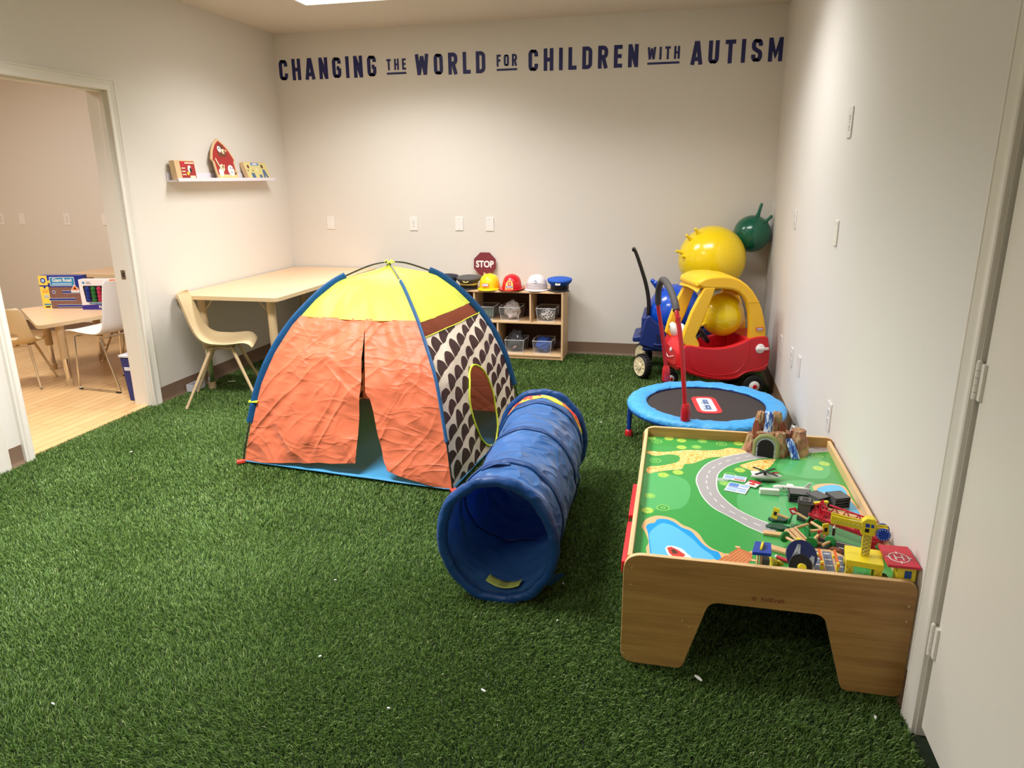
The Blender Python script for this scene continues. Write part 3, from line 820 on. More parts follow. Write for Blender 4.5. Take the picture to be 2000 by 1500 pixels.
# ================================================================= PLAY TABLE
M_tw = wood('table_laminate', (186, 144, 84), (146, 104, 54), axis=0, scale=1.0, rough=.42)
M_tedge = wood('table_edge', (232, 196, 146), (214, 172, 118), axis=0, scale=1.0, rough=.45)
M_tedgey = wood('table_edge_long', (236, 200, 150), (214, 172, 118), axis=1, scale=1.0, rough=.45)
M_screw = mat('brass_screw', (214, 180, 120), rough=.3, metal=.6)
M_brand = mat('burnt_mark', (132, 72, 40), rough=.6)
ZB = .341
tbl = thing('play_table', 'low wooden activity table with a printed green landscape top by the right wall', 'table', (.305, 2.6, 0))
def end_panel(y, front):
    out = [(-.110, 0), (.082, 0), (.152, .249), (.481, .249), (.553, 0), (.7205, 0), (.7205, .386), (-.110, .386)]
    pts = rpoly(out, [.045, .025, .04, .04, .025, .03, .04, .06], 8)
    m = MB(); m.prism(pts, 0, .018, M_tw, frame((0, y, 0), (1, 0, 0), (0, 0, 1)), mside=M_tedge)
    p = obj('end_panel', m, tbl, W=True, bev=.002)
    if front:
        for x, z in [(-.084, .339), (-.085, .280), (.077, .173), (.097, .152), (-.100, .030), (-.082, .016), (.700, .31), (.700, .26)]:
            mm = MB(); mm.lathe([(.0045, 0), (.004, .0015), (.002, .0022)], M_screw, 12, frame((x, y-.018, z), (1, 0, 0), (0, 0, 1), (0, -1, 0))); obj('screw', mm, p, W=False)
            mm_o = p.children[-1]
            for v_ in mm_o.data.vertices: v_.co = tbl.matrix_basis.inverted() @ v_.co
        F = frame((.333, y-.0183, .280), (1, 0, 0), (0, 0, 1), (0, -1, 0))
        mm = MB(); mm.text('KidKraft', .0195, M_brand, F, .0004, .0004)
        st = []
        for k in range(10):
            a = PI/2+2*PI*k/10; r = .0075 if k % 2 == 0 else .0035; st.append((-.052+r*cos(a), r*sin(a)))
        for k in range(0, 10, 2): mm.cyl((st[k][0], st[k][1], 0), (st[k][0], st[k][1], .0004), .0014, M_brand, 8, M=F)
        for k in range(10):
            a, b_ = st[k], st[(k+1) % 10]; d = Vector((b_[0]-a[0], b_[1]-a[1])); nn = Vector((-d.y, d.x)).normalized()*.0007
            mm.prism([(a[0]-nn.x, a[1]-nn.y), (b_[0]-nn.x, b_[1]-nn.y), (b_[0]+nn.x, b_[1]+nn.y), (a[0]+nn.x, a[1]+nn.y)], 0, .0004, M_brand, F)
        o_ = obj('burnt_logo', mm, p, smooth=0)
        for v_ in o_.data.vertices: v_.co = tbl.matrix_basis.inverted() @ v_.co
    return p
end_panel(2.018, True); end_panel(3.215, False)
for x0, x1 in ((-.100, -.085), (.690, .705)):
    m = MB(); m.box(x0, x1, 2.018, 3.197, .262, .374, M_tedgey); obj('side_rail', m, tbl, W=True, bev=.002)
m = MB(); m.box(-.085, .690, 2.018, 3.197, .325, ZB-.001, M_tedge); brd = obj('top_board', m, tbl, W=True)
m = MB(); m.box(-.08, .69, 2.03, 2.045, .262, .325, M_tw); m.box(-.08, .69, 3.17, 3.185, .262, .325, M_tw); obj('cross_rail', m, tbl, W=True)
# printed landscape
def gloss(name, c, rough=.2): return mat(name, c, rough=rough, coat=.25, spec=.5)
G_green = gloss('print_green', (62, 162, 78)); G_green2 = gloss('print_light_green', (88, 182, 108)); G_road = gloss('print_road', (176, 172, 176)); G_line = gloss('print_white', (240, 240, 238))
G_sand = gloss('print_sand', (240, 190, 138)); G_deep = gloss('print_deep_blue', (24, 160, 236)); G_light = gloss('print_light_blue', (98, 194, 246))
G_bush = gloss('print_bush', (184, 220, 92)); G_bush2 = gloss('print_bush_ring', (140, 206, 104)); G_dock = gloss('print_dock', (206, 120, 72)); G_red = gloss('print_red', (214, 66, 60)); G_brown = gloss('print_brown', (92, 60, 48))
def cobble():
    m = bpy.data.materials.new('print_cobbles'); m.use_nodes = True; nt = m.node_tree; N = nt.nodes.new; L = nt.links.new; b = nt.nodes['Principled BSDF']
    tc = N('ShaderNodeTexCoord'); v = N('ShaderNodeTexVoronoi'); v.feature = 'DISTANCE_TO_EDGE'; v.inputs['Scale'].default_value = 70; v.inputs['Randomness'].default_value = .6
    v2 = N('ShaderNodeTexVoronoi'); v2.inputs['Scale'].default_value = 70; v2.inputs['Randomness'].default_value = .6
    L(tc.outputs['Object'], v.inputs['Vector']); L(tc.outputs['Object'], v2.inputs['Vector'])
    cr = N('ShaderNodeValToRGB'); cr.color_ramp.interpolation = 'CONSTANT'; cr.color_ramp.elements[0].color = lin((244, 186, 110)); cr.color_ramp.elements[1].position = .045; cr.color_ramp.elements[1].color = (1, 1, 1, 1)
    sp = N('ShaderNodeSeparateColor'); L(v2.outputs['Color'], sp.inputs[0])
    c2 = N('ShaderNodeValToRGB'); c2.color_ramp.elements[0].color = lin((252, 232, 160)); c2.color_ramp.elements[1].color = lin((246, 212, 132)); L(sp.outputs[0], c2.inputs[0])
    mx = N('ShaderNodeMix'); mx.data_type = 'RGBA'; mx.blend_type = 'MULTIPLY'; mx.inputs[0].default_value = 1
    L(v.outputs['Distance'], cr.inputs[0]); L(cr.outputs[0], mx.inputs[6]); L(c2.outputs[0], mx.inputs[7]); L(mx.outputs[2], b.inputs['Base Color']); b.inputs['Roughness'].default_value = .25
    return m
G_cob = cobble()
ART = dict(
sand1=[(-0.069, 2.28), (-0.058, 2.335), (-0.025, 2.372), (0.012, 2.374), (0.044, 2.356), (0.07, 2.32), (0.096, 2.302), (0.121, 2.268), (0.139, 2.212), (0.157, 2.179), (0.18, 2.159), (0.203, 2.144), (0.221, 2.128), (0.195, 2.074), (0.171, 2.03), (-0.039, 2.03), (-0.04, 2.078), (-0.047, 2.132), (-0.041, 2.175), (-0.057, 2.248)],
deep1=[(-0.054, 2.283), (-0.042, 2.309), (-0.026, 2.318), (-0.016, 2.347), (0.013, 2.353), (0.039, 2.337), (0.065, 2.302), (0.096, 2.28), (0.115, 2.239), (0.134, 2.195), (0.157, 2.164), (0.184, 2.14), (0.171, 2.035), (-0.031, 2.035), (-0.033, 2.094), (-0.038, 2.154), (-0.046, 2.239)],
light1=[(-0.039, 2.241), (-0.008, 2.31), (0.013, 2.318), (0.045, 2.298), (0.08, 2.254), (0.105, 2.216), (0.128, 2.168), (0.164, 2.116), (0.167, 2.04), (-0.022, 2.04), (-0.029, 2.105), (-0.036, 2.176)],
wake=[(0.014, 2.145), (0.031, 2.163), (0.065, 2.15), (0.084, 2.119), (0.093, 2.106), (0.102, 2.079), (0.074, 2.073), (0.051, 2.068), (0.024, 2.101)],
boat=[(0.019, 2.146), (0.032, 2.156), (0.055, 2.138), (0.077, 2.112), (0.065, 2.08), (0.046, 2.081), (0.027, 2.112)],
cabin=[(0.031, 2.136), (0.043, 2.142), (0.055, 2.118), (0.039, 2.109)],
dock=[(0.168, 2.088), (0.244, 2.192), (0.285, 2.165), (0.281, 2.126), (0.244, 2.05), (0.171, 2.03)],
sand2=[(0.561, 2.748), (0.585, 2.775), (0.633, 2.792), (0.675, 2.778), (0.684, 2.729), (0.683, 2.66), (0.689, 2.583), (0.689, 2.484), (0.667, 2.485), (0.652, 2.512), (0.636, 2.558), (0.631, 2.636), (0.605, 2.671), (0.571, 2.692), (0.559, 2.718)],
lake2=[(0.575, 2.733), (0.624, 2.775), (0.663, 2.776), (0.676, 2.728), (0.672, 2.658), (0.682, 2.581), (0.685, 2.497), (0.676, 2.504), (0.644, 2.573), (0.633, 2.65), (0.613, 2.687), (0.578, 2.701)],
path1=[(-0.081, 2.981), (-0.072, 3.005), (-0.013, 3.004), (0.046, 3.029), (0.105, 3.052), (0.165, 3.058), (0.23, 3.077), (0.272, 3.112), (0.336, 3.106), (0.374, 3.1), (0.319, 3.052), (0.278, 3.007), (0.213, 2.989), (0.175, 2.968), (0.148, 2.937), (0.11, 2.894), (0.078, 2.879), (0.066, 2.826), (0.023, 2.806), (-0.038, 2.772), (-0.062, 2.752), (-0.076, 2.781), (-0.065, 2.825), (-0.022, 2.842), (0.041, 2.889), (0.059, 2.928), (0.053, 2.971), (0.014, 2.981), (-0.044, 2.952)],
path2=[(0.302, 2.907), (0.336, 2.948), (0.39, 2.994), (0.448, 3.014), (0.452, 2.998), (0.41, 2.896), (0.359, 2.864), (0.336, 2.873)])
RO = [(0.342, 2.305), (0.328, 2.318), (0.286, 2.353), (0.234, 2.414), (0.179, 2.477), (0.144, 2.563), (0.127, 2.659), (0.122, 2.718), (0.133, 2.799), (0.172, 2.907), (0.239, 2.99), (0.319, 3.052), (0.395, 3.11), (0.456, 3.145)]
RI = [(0.410, 2.372), (0.37, 2.388), (0.318, 2.425), (0.265, 2.482), (0.227, 2.553), (0.203, 2.631), (0.202, 2.734), (0.218, 2.824), (0.265, 2.908), (0.338, 2.975), (0.431, 3.029), (0.49, 3.06)]
R2 = [(0.50, 3.08), (0.537, 3.085), (0.595, 3.111), (0.690, 3.152)], [(0.47, 3.14), (0.55, 3.173), (0.602, 3.199), (0.690, 3.232)]
pm = MB()
def flat(pts, z, m, sm=0, closed=True):
    if sm: pts = [(p.x, p.y) for p in smoothpts([(a, b_, 0) for a, b_ in pts], sm, closed)]
    a = sum(pts[i][0]*pts[(i+1) % len(pts)][1]-pts[(i+1) % len(pts)][0]*pts[i][1] for i in range(len(pts)))
    if a < 0: pts = pts[::-1]
    pm.add([(p[0], p[1], z) for p in pts], [tuple(range(len(pts)))], m)
flat([(-.085, 2.018), (.690, 2.018), (.690, 3.197), (-.085, 3.197)], ZB-.0008, G_green)
flat([(.30, 2.42), (.50, 2.40), (.60, 2.62), (.55, 2.80), (.36, 2.72), (.27, 2.60)], ZB-.0006, G_green2, 6)
flat([(-.08, 2.45), (.06, 2.45), (.10, 2.62), (.06, 2.74), (-.08, 2.75)], ZB-.0006, G_green2, 6)
flat([(.46, 2.86), (.62, 2.84), (.66, 3.02), (.56, 3.08), (.47, 3.0)], ZB-.0006, G_green2, 6)
z0 = ZB-.0004
flat(ART['sand1'], z0, G_sand, 5); flat(ART['deep1'], z0+.0002, G_deep, 5); flat(ART['light1'], z0+.0004, G_light, 5)
flat(ART['wake'], z0+.0006, G_line, 3); flat(ART['boat'], z0+.0008, G_red); flat(ART['cabin'], z0+.001, G_brown)
flat(ART['dock'], z0+.0006, G_dock)
for k in range(1, 7):
    a = Vector(ART['dock'][1]).lerp(Vector(ART['dock'][3]), k/7); b_ = Vector(ART['dock'][0]).lerp(Vector(ART['dock'][4]), k/7); d = Vector((.0012, -.0008))
    flat([(a.x, a.y), (a.x+d.x, a.y+d.y), (b_.x+d.x, b_.y+d.y), (b_.x, b_.y)], z0+.0008, G_sand)
for q in [(.165, 2.095), (.205, 2.14), (.243, 2.197), (.286, 2.172), (.285, 2.12)]:
    flat([(q[0]+.009*cos(k*PI/5), q[1]+.007*sin(k*PI/5)) for k in range(10)], z0+.001, G_sand)
flat(ART['sand2'], z0, G_sand, 5); flat(ART['lake2'], z0+.0002, G_light, 5)
flat(ART['path1'], z0, G_cob, 3); flat(ART['path2'], z0, G_cob, 3)
def resamp(pts, n):
    P = smoothpts([(a, b_, 0) for a, b_ in pts], 8); d = [0]
    for a, b_ in zip(P, P[1:]): d.append(d[-1]+(b_-a).length)
    out = []
    for k in range(n+1):
        s = d[-1]*k/n; j = 0
        while j < len(d)-2 and d[j+1] < s: j += 1
        t = (s-d[j])/max(1e-9, d[j+1]-d[j]); out.append(P[j].lerp(P[j+1], t))
    return out
def band(A_, B_, f0, f1, z, m, n=60, dash=0):
    A_ = resamp(A_, n); B_ = resamp(B_, n)
    for k in range(n):
        if dash and (k % dash) >= dash*.5: continue
        q = [A_[k].lerp(B_[k], f0), A_[k+1].lerp(B_[k+1], f0), A_[k+1].lerp(B_[k+1], f1), A_[k].lerp(B_[k], f1)]
        flat([(p.x, p.y) for p in q], z, m)
for A_, B_, n in ((RO, RI, 72), (R2[0], R2[1], 14)):
    band(A_, B_, -.02, 1.02, z0+.0002, G_line, n); band(A_, B_, .04, .96, z0+.0004, G_road, n); band(A_, B_, .475, .525, z0+.0006, G_line, n, 4)
bush = [(-0.068, 3.17), (0.01, 3.18), (0.066, 3.165), (0.159, 3.175), (0.317, 3.175), (0.066, 3.076), (0.131, 3.093), (-0.006, 2.747), (0.052, 2.786), (-0.051, 2.537), (-0.054, 2.41), (0.299, 2.86), (0.23, 2.71), (0.647, 2.999), (0.612, 2.942), (0.564, 3.052), (0.612, 3.18)]
ring = [(-0.044, 3.13), (0.241, 3.155), (-0.042, 2.898), (-0.0, 2.443), (0.256, 2.8), (0.633, 3.082)]
for i, (x, y) in enumerate(bush):
    n = 24; r = .025
    flat([(x+r*(1 if k % 2 == 0 else .72)*cos(2*PI*k/n+i), y+1.15*r*(1 if k % 2 == 0 else .72)*sin(2*PI*k/n+i)) for k in range(n)], z0+.0003, G_bush if i % 3 else G_bush2)
    flat([(x+.006*cos(k*PI/5), y+.006*sin(k*PI/5)) for k in range(10)], z0+.0006, G_bush2 if i % 3 else G_bush)
for i, (x, y) in enumerate(ring):
    n = 32
    flat([(x+.026*(1 if k % 2 == 0 else .86)*cos(2*PI*k/n), y+1.1*.026*(1 if k % 2 == 0 else .86)*sin(2*PI*k/n)) for k in range(n)], z0+.0002, G_bush2)
    flat([(x+.019*cos(2*PI*k/24), y+.02*sin(2*PI*k/24)) for k in range(24)], z0+.0004, G_green)
    flat([(x+.010*cos(2*PI*k/16), y+.01*sin(2*PI*k/16)) for k in range(16)], z0+.0006, G_bush2)
    flat([(x+.005*cos(2*PI*k/12), y+.005*sin(2*PI*k/12)) for k in range(12)], z0+.0008, G_green)
o_ = obj('printed_landscape', pm, tbl, W=True, smooth=0)
m = MB(); m.box(-.085, .69, 2.593, 2.5945, z0+.0009, z0+.0011, G_brown) if False else None
# red storage drawers slung under the long side
M_redp = mat('red_plastic', (206, 32, 44), rough=.32, spec=.5)
for y0, y1, lb in ((2.06, 2.33, 'red plastic drawer slung under the table side, nearer the camera'), (2.39, 2.66, 'red plastic drawer slung under the table side, farther from the camera')):
    m = MB(); x0, x1, zb, zt = -.108, .17, .22, .322
    for a in ((x0, x1, y0, y1, zb, zb+.004), (x0, x0+.004, y0, y1, zb, zt), (x1-.004, x1, y0, y1, zb, zt), (x0, x1, y0, y0+.004, zb, zt-.05), (x0, x1, y1-.004, y1, zb, zt-.05)): m.box(*a, M_redp)
    dw = obj('drawer', m, tbl, W=True, bev=.0015); dw['label'] = lb
    m = MB(); m.box(x0-.012, x0+.004, y0-.005, y1+.005, zt-.006, zt+.006, M_redp); m.box(x0-.012, x0-.008, y0-.005, y1+.005, zt-.035, zt, M_redp); hn = obj('handle', m, dw, bev=.003)
    for v_ in hn.data.vertices: v_.co = tbl.matrix_basis.inverted() @ v_.co

# ----------------------------------------------------------------- toys on the table
M_beech = wood('beech', (232, 192, 142), (210, 164, 112), axis=0, scale=6, rough=.5, rings=5)
def paint(name, c, r=.38): return mat('paint_'+name, c, rough=r)
P_y = paint('yellow', (238, 218, 44)); P_r = paint('red', (196, 32, 56)); P_b = paint('blue', (18, 62, 170)); P_g = paint('green', (28, 128, 62)); P_dg = paint('dark_green', (34, 78, 60)); P_gr = paint('grey', (92, 92, 94)); P_dk = paint('black', (26, 24, 26)); P_w = paint('white', (236, 234, 232)); P_or = paint('orange', (228, 110, 40)); P_nv = paint('navy', (10, 30, 92)); P_lg = paint('light_grey', (182, 190, 198)); P_lattice = paint('khaki', (176, 164, 80)); P_drr = paint('dull_red', (176, 60, 62)); P_wd = M_beech
TG = 'wooden town toys on the play table'

# mountain with tunnel and waterfall
def rockmat():
    m = bpy.data.materials.new('painted_rock'); m.use_nodes = True; nt = m.node_tree; N = nt.nodes.new; L = nt.links.new; b = nt.nodes['Principled BSDF']
    tc = N('ShaderNodeTexCoord'); n = N('ShaderNodeTexNoise'); n.inputs['Scale'].default_value = 22; n.inputs['Detail'].default_value = 4; L(tc.outputs['Object'], n.inputs['Vector'])
    cr = N('ShaderNodeValToRGB'); e = cr.color_ramp.elements; e[0].position = .36; e[0].color = lin((128, 84, 66)); e[1].position = .62; e[1].color = lin((200, 148, 110)); x = e.new(.5); x.color = lin((172, 118, 86)); y = e.new(.57); y.color = lin((160, 146, 104))
    L(n.outputs['Fac'], cr.inputs[0]); L(cr.outputs[0], b.inputs['Base Color']); b.inputs['Roughness'].default_value = .6
    bp = N('ShaderNodeBump'); bp.inputs['Distance'].default_value = .01; bp.inputs['Strength'].default_value = .7; L(n.outputs['Fac'], bp.inputs['Height']); L(bp.outputs[0], b.inputs['Normal']); return m
def watermat():
    m = bpy.data.materials.new('painted_waterfall'); m.use_nodes = True; nt = m.node_tree; N = nt.nodes.new; L = nt.links.new; b = nt.nodes['Principled BSDF']
    tc = N('ShaderNodeTexCoord'); mp = N('ShaderNodeMapping'); mp.inputs['Scale'].default_value = (160, 30, 34); L(tc.outputs['Object'], mp.inputs['Vector'])
    n = N('ShaderNodeTexNoise'); n.inputs['Scale'].default_value = 1; n.inputs['Detail'].default_value = 2; L(mp.outputs[0], n.inputs['Vector'])
    cr = N('ShaderNodeValToRGB'); e = cr.color_ramp.elements; e[0].position = .42; e[0].color = lin((30, 70, 160)); e[1].position = .58; e[1].color = lin((214, 228, 246)); x = e.new(.5); x.color = lin((90, 140, 210))
    L(n.outputs['Fac'], cr.inputs[0]); L(cr.outputs[0], b.inputs['Base Color']); b.inputs['Roughness'].default_value = .3; return m
M_rock = rockmat(); M_fall = watermat(); M_in = mat('rock_inside', (128, 62, 38), rough=.8); M_blk = mat('tunnel_shade_black', (14, 11, 10), rough=.9); M_stone = mat('pale_stone', (168, 186, 196), rough=.6); M_moss = mat('moss', (138, 146, 96), rough=.8)
mt = thing('toy_mountain', 'brown toy mountain with waterfall and arched road tunnel on the play table', 'toy mountain', (.46, 3.12, ZB))
m = MB()
def lobe(cx, cy, rx, ry, h, tx, ty, seed, e=1.0, n=40, k=16):
    def fn(u, v):
        a = 2*PI*u; t = v**.85; r = (1-t)**e*(1-.0)+0
        wx = rx*(1-t)+tx*t; wy = ry*(1-t)+ty*t
        if v > .94: s = max(.02, (1-v)/.06); wx *= s; wy *= s
        d = 1+.28*noise.noise(Vector((cos(a)*2.6+seed, sin(a)*2.6, v*3.5)))+.12*noise.noise(Vector((cos(a)*7+seed, sin(a)*7, v*8)))
        return (cx+wx*d*cos(a), min(3.194, cy+wy*d*sin(a)), ZB+h*min(1, v/.94)*(1+.05*noise.noise(Vector((a, seed, 3)))))
    m.grid(fn, n, k, M_rock, closeu=True)
lobe(.396, 3.135, .046, .05, .168, .014, .016, 1); lobe(.462, 3.132, .045, .05, .172, .014, .016, 4); lobe(.43, 3.155, .07, .04, .155, .03, .016, 9)
lobe(.365, 3.115, .040, .055, .075, .016, .02, 12); lobe(.475, 3.075, .035, .045, .10, .018, .02, 15); lobe(.555, 3.12, .05, .07, .10, .026, .03, 21); lobe(.505, 3.13, .06, .05, .085, .03, .02, 28); lobe(.425, 3.09, .062, .045, .095, .045, .025, 33)
obj('rock_body', m, mt, W=True, smooth=60)
m = MB()   # upper side caves
for sx, cx in ((-1, .383), (1, .478)):
    pts = [(-.014, 0), (.014, 0), (.014, .055), (.006, .075), (-.006, .075), (-.014, .055)]
    m.prism(rpoly(pts, .006), 0, .004, M_in, frame((cx+sx*.006, 3.088, .405), (1, sx*.5, 0), (0, .25, 1)))
obj('side_cave', m, mt, W=True)
m = MB(); m.grid(lambda u, v: (.408+.032*u+.003*sin(v*5), 3.112-.032*v**.6-.006*sin(PI*u), .520-.112*v), 8, 14, M_fall); obj('upper_waterfall', m, mt, W=True, solid=.003)
m = MB(); m.grid(lambda u, v: (.488+.034*u+.032*v, 3.075-.052*v-.004*sin(PI*u), .415-.072*v**1.4), 8, 14, M_fall); obj('lower_waterfall', m, mt, W=True, solid=.003)
m = MB(); m.lathe([(.001, .0), (.03, .001), (.033, .004)], mat('pool_dark', (24, 30, 44), rough=.2), 16, T(.468, 3.078, .409), sx=1.2, sy=.6); obj('pool', m, mt, W=True)
ap = [(-.032, 0), (.032, 0), (.032, .045)] + arc(0, .045, .032, .032, 0, 180, 10)
m = MB(); m.prism(ap, 0, .012, M_blk, frame((.416, 3.038, ZB), (1, -.25, 0), (0, 0, 1))); obj('tunnel_mouth', m, mt, W=True)  # flat black plate standing in for the shade inside the tunnel
m = MB(); F = frame((.416, 3.034, ZB), (1, -.25, 0), (0, 0, 1))
path = [(-.036, 0), (-.036, .02), (-.036, .045)] + arc(0, .045, .036, .036, 180, 0, 12) + [(.036, .02), (.036, 0)]
m.tube([F @ Vector((a, b_, 0)) for a, b_ in path], .0065, M_stone, 8)
st = obj('stone_arch', m, mt, W=True)
m = MB(); m.tube([F @ Vector((a*1.28, b_*1.16, .0)) for a, b_ in path], .009, M_moss, 8); obj('moss_arch', m, mt, W=True)
m = MB()
for k in range(1, 18):
    s = k/18*(len(path)-1); i = int(s); q = Vector(path[i]).lerp(Vector(path[min(i+1, len(path)-1)]), s-i)
    m.ball(F @ Vector((q.x*1.0, q.y, .0055)), .0022, M_dark, 6, 4)
s_ = obj('mortar_dots', m, mt, W=True); s_['kind'] = 'stuff'

def toy(name, label, cat, x, y, z=ZB, rz=0, group=None): return thing(name, label, cat, (x, y, z), rz, group)
# crane
cr = toy('toy_crane', 'yellow wooden toy crane on a square platform behind the near table panel', 'toy crane', .585, 2.072, rz=radians(-9))
m = MB(); m.box(-.050, .050, -.047, .047, .062, .080, P_y); obj('platform', m, cr, bev=.0015)
for sx in (-1, 1):
    for sy in (-1, 1):
        m = MB(); m.box(sx*.038-.010, sx*.038+.010, sy*.034-.009, sy*.034+.009, 0, .062, P_y); lg = obj('leg', m, cr, bev=.001)
        m = MB(); 
        for k in range(3):
            z = .012+k*.019
            for s2 in (-1, 1): m.tube([(sx*.038-.008*s2, sy*.034-.0095, z-.008), (sx*.038+.008*s2, sy*.034-.0095, z+.008)], .0009, P_lattice, 5)
        obj('lattice_print', m, lg)
m = MB(); m.box(-.010, .013, -.010, .010, .080, .152, P_y); tw = obj('mast', m, cr, bev=.001)
m = MB(); m.box(-.008, .011, -.0106, -.0098, .084, .15, P_lattice); 
for k in range(5):
    z = .091+k*.0125
    for s2 in (-1, 1): m.tube([(.0015-.008*s2, -.0108, z-.006), (.0015+.008*s2, -.0108, z+.006)], .0009, P_y, 5)
obj('lattice_print', m, tw)
m = MB(); m.prism(rpoly([(-.018, .150), (.020, .150), (.020, .196), (.012, .202), (-.006, .202), (-.018, .19)], .003), -.013, .013, P_y, frame((0, 0, 0), (1, 0, 0), (0, 0, 1))); cb = obj('cab', m, cr, bev=.001)
m = MB(); m.box(-.008, .003, -.0142, -.0132, .176, .187, P_b); m.box(-.008, .003, -.0142, -.0132, .160, .171, P_dk); m.box(.007, .014, -.0142, -.0132, .176, .186, P_b); obj('cab_windows', m, cb)
for sy in (-1, 1):
    m = MB(); m.prism([(-.100, .170), (-.100, .196), (-.016, .186), (-.016, .164)], -.002, .002, P_y, frame((0, sy*.010, 0), (1, 0, 0), (0, 0, 1))); jb = obj('jib_beam', m, cr, bev=.0008)
    m = MB(); 
    for k in range(7):
        x = -.092+k*.0115; m.tube([(x, sy*.010-.0026, .172), (x+.009, sy*.010-.0026, .184-.0008*k)], .001, P_lattice, 5)
    obj('lattice_print', m, jb)
    m = MB(); m.box(.018, .052, sy*.010-.002, sy*.010+.002, .166, .180, P_y); obj('rear_beam', m, cr, bev=.0008)
    m = MB(); m.cyl((.040, sy*.014, .162), (.040, sy*.020, .162), .019, P_b, 28); wh = obj('winch_wheel', m, cr, bev=.001)
    m = MB()
    for k in range(14): a = 2*PI*k/14; m.ball((.040+.0155*cos(a), sy*.0205, .162+.0155*sin(a)), .0012, P_w, 6, 4)
    obj('wheel_dots', m, wh)
m = MB(); m.tube([(-.095, 0, .182), (-.05, 0, .186), (.02, 0, .184), (.04, 0, .165)], .0012, P_w, 6); m.tube([(-.088, 0, .182), (-.088, 0, .152)], .0008, P_w, 5); obj('cord', m, cr)
m = MB(); m.cyl((-.088, 0, .152), (-.088, 0, .128), .0042, P_dk, 10); m.cyl((-.088, 0, .152), (-.088, 0, .160), .004, P_w, 8, r1=.001); obj('hook_weight', m, cr)
# helipad hut
hp = toy('toy_helipad', 'toy building with red helipad roof marked H at the near right table corner', 'toy building', .676, 2.066)
m = MB(); m.prism(rpoly([(-.044, -.064), (.042, -.064), (.040, .060), (-.042, .060)], .003), .085, .093, P_r); rf = obj('roof', m, hp, bev=.001)
m = MB(); F = frame((-.004, -.016, .0932), (1, 0, 0), (0, 1, 0))
F2 = T(-.004, -.016, .0935)
ringp = [(.027*cos(2*PI*k/40), .027*sin(2*PI*k/40), 0) for k in range(41)]
m.tube(ringp, .0014, P_w, 6, F2, caps=False)
for a in range(4): m.box(.022, .034, -.0014, .0014, -.0005, .0012, P_w, F2@RZ(a*PI/2))
for s in (-1, 1): m.box(-.0145, .0145, s*.010-.0015, s*.010+.0015, -.0005, .0012, P_w, F2@RZ(PI/2*1))
m.box(-.010, .010, -.0015, .0015, -.0005, .0012, P_w, F2)
obj('landing_mark', m, rf)
m = MB(); m.box(-.012, .038, -.044, -.010, .036, .085, P_y); m.box(-.012, .012, -.043, -.011, 0, .037, P_y); wl = obj('walls', m, hp, bev=.001)
m = MB(); m.box(.008, .026, -.0455, -.0438, .045, .068, P_b)
for k in range(3): m.box(.008, .026, -.046, -.0454, .048+k*.008, .0488+k*.008, P_g)
m.box(.0165, .0175, -.046, -.0454, .045, .068, P_g); obj('window', m, wl)
tb = toy('toy_bush', 'dark green toy bush between the crane and the red helipad roof', 'toy tree', .634, 2.045)
m = MB(); m.prism(smooth_ := [(.022*(1+.14*cos(5*a))*cos(a), .02+.018*(1+.14*cos(5*a))*sin(a)) for a in [2*PI*k/40 for k in range(40)]], -.005, .005, P_dg, frame((0, 0, 0), (1, 0, 0), (0, 0, 1))); obj('foliage', m, tb, bev=.001)
m = MB(); m.prism([(.014*cos(2*PI*k/20), .028+.010*sin(2*PI*k/20)) for k in range(20)], .0045, .0056, paint('leaf', (110, 160, 70)), frame((0, 0, 0), (1, 0, 0), (0, 0, 1))); obj('leaf_print', m, tb)
# fuel stand with blue roof
gs_ = toy('toy_fuel_stand', 'small toy fuel stand with a blue roof at the near edge of the play table', 'toy fuel stand', .296, 2.062)
m = MB(); m.prism(rpoly([(-.03, -.034), (.026, -.034), (.032, .036), (-.014, .038)], .005), .068, .078, P_b); obj('roof', m, gs_, bev=.001)
m = MB(); m.prism([(-.022, 0), (.022, 0), (.022, .004)] + arc(0, .004, .022, .009, 10, 170, 8)+[(-.022, .004)], -.003, .003, P_y, frame((.002, .002, .078), (.25, 1, 0), (0, 0, 1))); obj('roof_sign', m, gs_, bev=.0006)
for dx in (-.008, .002): 
    m = MB(); m.box(dx-.002, dx+.002, -.012, .012, 0, .068, P_wd); obj('post', m, gs_)
m = MB(); m.box(.004, .026, -.014, .014, 0, .045, P_gr); obj('pump', m, gs_, bev=.001)
# spinner with blue disc
sp_ = toy('toy_signal_wheel', 'big blue toy disc with grey letter shapes and a black front wheel', 'toy wheel', .41, 2.075)
Fd = T(.004, .0, .058)@RX(radians(50))@RY(radians(8))
m = MB(); m.cyl((0, 0, -.003), (0, 0, .003), .046, P_nv, 48, M=Fd); ds = obj('blue_disc', m, sp_, bev=.001)
m = MB()
def letterA(cx, cy, h, rot, M0):
    Mx = M0 @ T(cx, cy, .0032) @ RZ(rot)
    for pts in ([(-.014, -h/2), (-.006, -h/2), (.003, h/2), (-.004, h/2)], [(.006, -h/2), (.014, -h/2), (.004, h/2), (-.003, h/2)], [(-.008, -h*.2), (.008, -h*.2), (.007, -h*.02), (-.007, -h*.02)]): m.prism(pts, 0, .0012, P_lg, Mx)
letterA(-.014, .004, .056, radians(-14), Fd); letterA(.026, -.018, .04, radians(-22), Fd)
obj('grey_letters', m, ds)
Fb = T(-.002, -.030, .040)@RX(radians(52))
m = MB(); m.cyl((0, 0, -.003), (0, 0, .004), .033, P_dk, 40, M=Fb); obj('black_wheel', m, sp_, bev=.001)
m = MB(); m.cyl((.002, -.006, .004), (.002, -.010, .024), .0115, P_y, 24, M=Fb); obj('yellow_knob', m, sp_, bev=.001)
